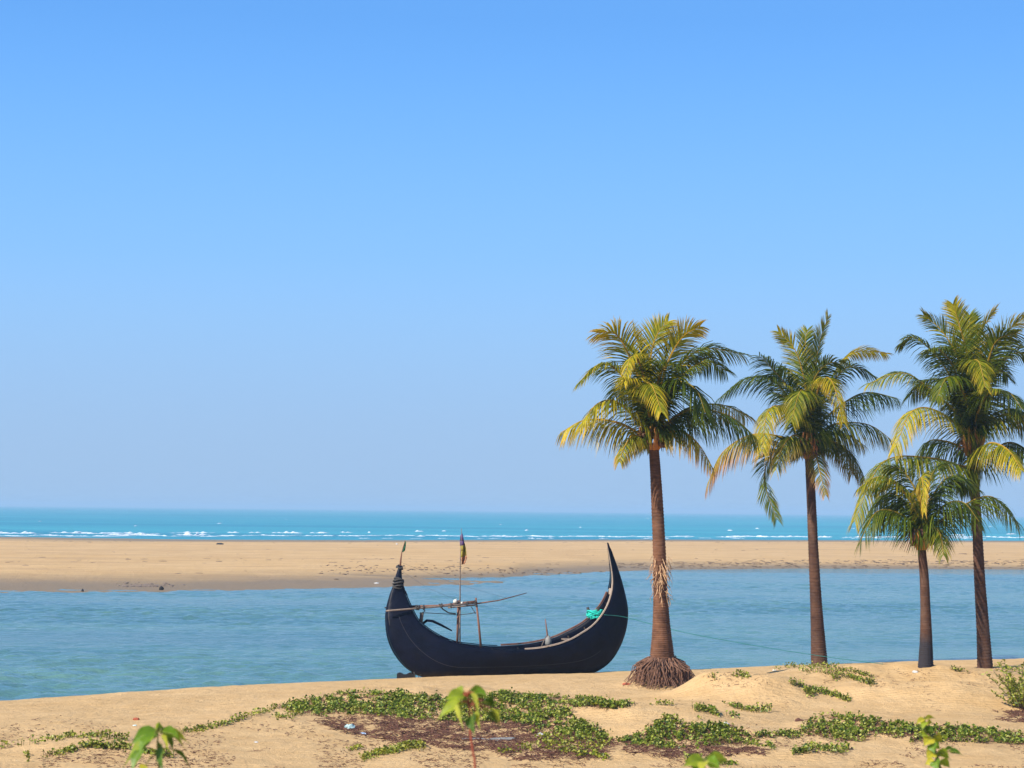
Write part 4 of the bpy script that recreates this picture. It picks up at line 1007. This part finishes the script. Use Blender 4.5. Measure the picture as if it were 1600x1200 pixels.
# ---------------------------------------------------------------- small things lying about
def scrap(px, py, size, mat, name, label, cat, seed, far=None, h=.4):
    r = random.Random(seed)
    if far: p = on_z(px, py, far); p.z = bar_z(p.x, p.y)
    else: p = ground_hit(px, py)
    mb = MB(); n = 7; ring = []
    for layer, (k, z) in enumerate(((1, 0), (.95, h * .6), (.5, h))):
        for i in range(n):
            a = i / n * 6.283; q = size * k * r.uniform(.75, 1.2); ring.append(p + Vector((math.cos(a) * q, math.sin(a) * q * .6, z * size * r.uniform(.7, 1.2) - .004)))
    fs = [(l * n + i, l * n + (i + 1) % n, (l + 1) * n + (i + 1) % n, (l + 1) * n + i) for l in range(2) for i in range(n)] + [tuple(2 * n + i for i in range(n))]
    mb.add(ring, fs); tag(mb.build(name, mat, None, False, p), label, cat)
scrap(547, 1139, .10, M['litter_teal'], 'plastic_scrap', 'pale teal crumpled plastic on the brown dead vines', 'litter', 1, h=.9)
scrap(568, 1147, .09, M['litter_blue'], 'plastic_scrap', 'small flat light blue plastic piece right of the teal scrap', 'litter', 2, h=.3)
scrap(400, 1160, .04, M['litter_white'], 'plastic_scrap', 'tiny white scrap alone on the bare sand left of the dead vines', 'litter', 3)
scrap(845, 1150, .07, M['litter_white'], 'plastic_scrap', 'crumpled white scrap at the edge of the dead vine patch', 'litter', 4, h=.8)
scrap(1134, 1133, .07, M['litter_white'], 'plastic_scrap', 'whitish scrap on top of the middle vine mat', 'litter', 5, h=.7)
scrap(1430, 1051, .07, M['litter_white'], 'plastic_scrap', 'white scrap on the sand in front of the short palm', 'litter', 6, h=.7)
scrap(213, 1125, .07, M['litter_brick'], 'brick_fragment', 'small reddish brown fragment on the open sand at left', 'debris', 7, h=.7)
scrap(211, 1134, .05, M['litter_teal'], 'plastic_scrap', 'tiny teal scrap just below the red fragment at left', 'litter', 8)
scrap(1249, 1127, .08, M['litter'], 'coconut_husk', 'dark old husk at the left tip of the right vine mat', 'husk', 9, h=.7)
scrap(979, 1070, .10, M['litter_brick'], 'coconut_husk', 'reddish brown husk piece at the left rim of the palm roots', 'husk', 10, h=.5)
scrap(1210, 1048, .06, M['litter_white'], 'plastic_scrap', 'whitish scrap on the dune left of the second palm', 'litter', 11, h=.6)
scrap(786, 1156, .28, M['grey_can'], 'plastic_sheet', 'flat greyish sheet half buried in the dead vines beside the red stem', 'litter', 12, h=.15)
scrap(742, 1156, .22, M['grey_can'], 'plastic_sheet', 'flat greyish sheet directly behind the red stem', 'litter', 13, h=.15)
scrap(252, 922, .14, M['black'], 'driftwood_stump', 'dark stump at the waterline of the far sandbar, the larger of two', 'stump', 14, .02, 1.4)
scrap(129, 924, .07, M['black'], 'driftwood_stump', 'dark stump at the waterline of the far sandbar, the smaller one at far left', 'stump', 15, .02, 1.8)
scrap(343, 852, .45, M['black'], 'driftwood', 'dark driftwood lump on the seaward side of the sandbar', 'driftwood', 16, .35, .35)
scrap(620, 852, .14, M['litter_white'], 'foam_block', 'pale block on the sandbar just left of the green flag', 'debris', 17, .35, .7)
for k, (a, b) in enumerate(((514, 904.5), (586, 906.8), (592, 907.2), (578, 907), (638, 912.5))):
    pass
scrap(588, 910.5, .16, M['litter_white'], 'foam_block', 'pale debris at the edge of the narrow pool beyond the boat tip', 'debris', 18, .1, .4)
def redcrust():
    mb = MB(); r = random.Random(6)
    for k in range(90):
        px = r.gauss(226, 20); py = 916.5 - abs(r.gauss(0, 2)); p = on_z(px, py, .08); p.z = bar_z(p.x, p.y); s = r.uniform(.03, .12)
        mb.ball(p, s, (1.5, 1, .6), 5, 3, 0, .3)
    tag(mb.build('brown_clods', M['grey_wood'], None, False), 'dull brown clods of mud near the far waterline at left', 'mud clods', kind='stuff')
redcrust()

def bar_debris():
    mb = MB(); r = random.Random(16)
    def clod(px, py, s, sq):
        p = on_z(px, py, .2); p = Vector((p.x, p.y, bar_z(p.x, p.y)))
        if p.z > .005: mb.ball(p, s, sq, 5, 3, 0, .35)
    for k in range(260):
        px = r.uniform(-20, 1620); py = r.choice((r.uniform(846, 852), r.uniform(850, 885), r.uniform(862, 905), r.uniform(876, 884)))
        clod(px, py, r.uniform(.03, .11) * (1.6 if r.random() < .06 else 1), (r.uniform(1, 4), 1, .35))
    for k in range(650):                      # broken edge of the bank on the right
        px = r.uniform(950, 1620); clod(px, r.gauss(882.5, 1.6), r.uniform(.04, .12), (r.uniform(1, 3.5), 1, .45))
    for k in range(200):
        clod(r.uniform(500, 960), r.gauss(893, 3), r.uniform(.03, .10), (r.uniform(1, 2.5), 1, .7))
    tag(mb.build('mud_clods', M['mud'], None, False), 'small dark clods and tide wrack strewn over the far sandbar', 'debris', kind='stuff')
bar_debris()

# ---------------------------------------------------------------- haze
def haze():
    mb = MB(); mb.box((0, 14000, 5.5), (64000, 33000, 16)); me = mb.build('haze', []); tag(me, kind='stuff', label='thin even sea haze lying over water, sand and palms', cat='haze')
    m = bpy.data.materials.new('haze'); m.use_nodes = True; t = m.node_tree; t.nodes.clear()
    v = t.nodes.new("ShaderNodeVolumePrincipled"); v.inputs["Color"].default_value = (.50, .76, 1, 1); v.inputs["Density"].default_value = .0004; v.inputs["Anisotropy"].default_value = .0
    o = t.nodes.new("ShaderNodeOutputMaterial"); t.links.new(v.outputs[0], o.inputs["Volume"]); me.data.materials.append(m)
haze()
for o in bpy.data.objects:
    if '_o' in o: del o['_o']
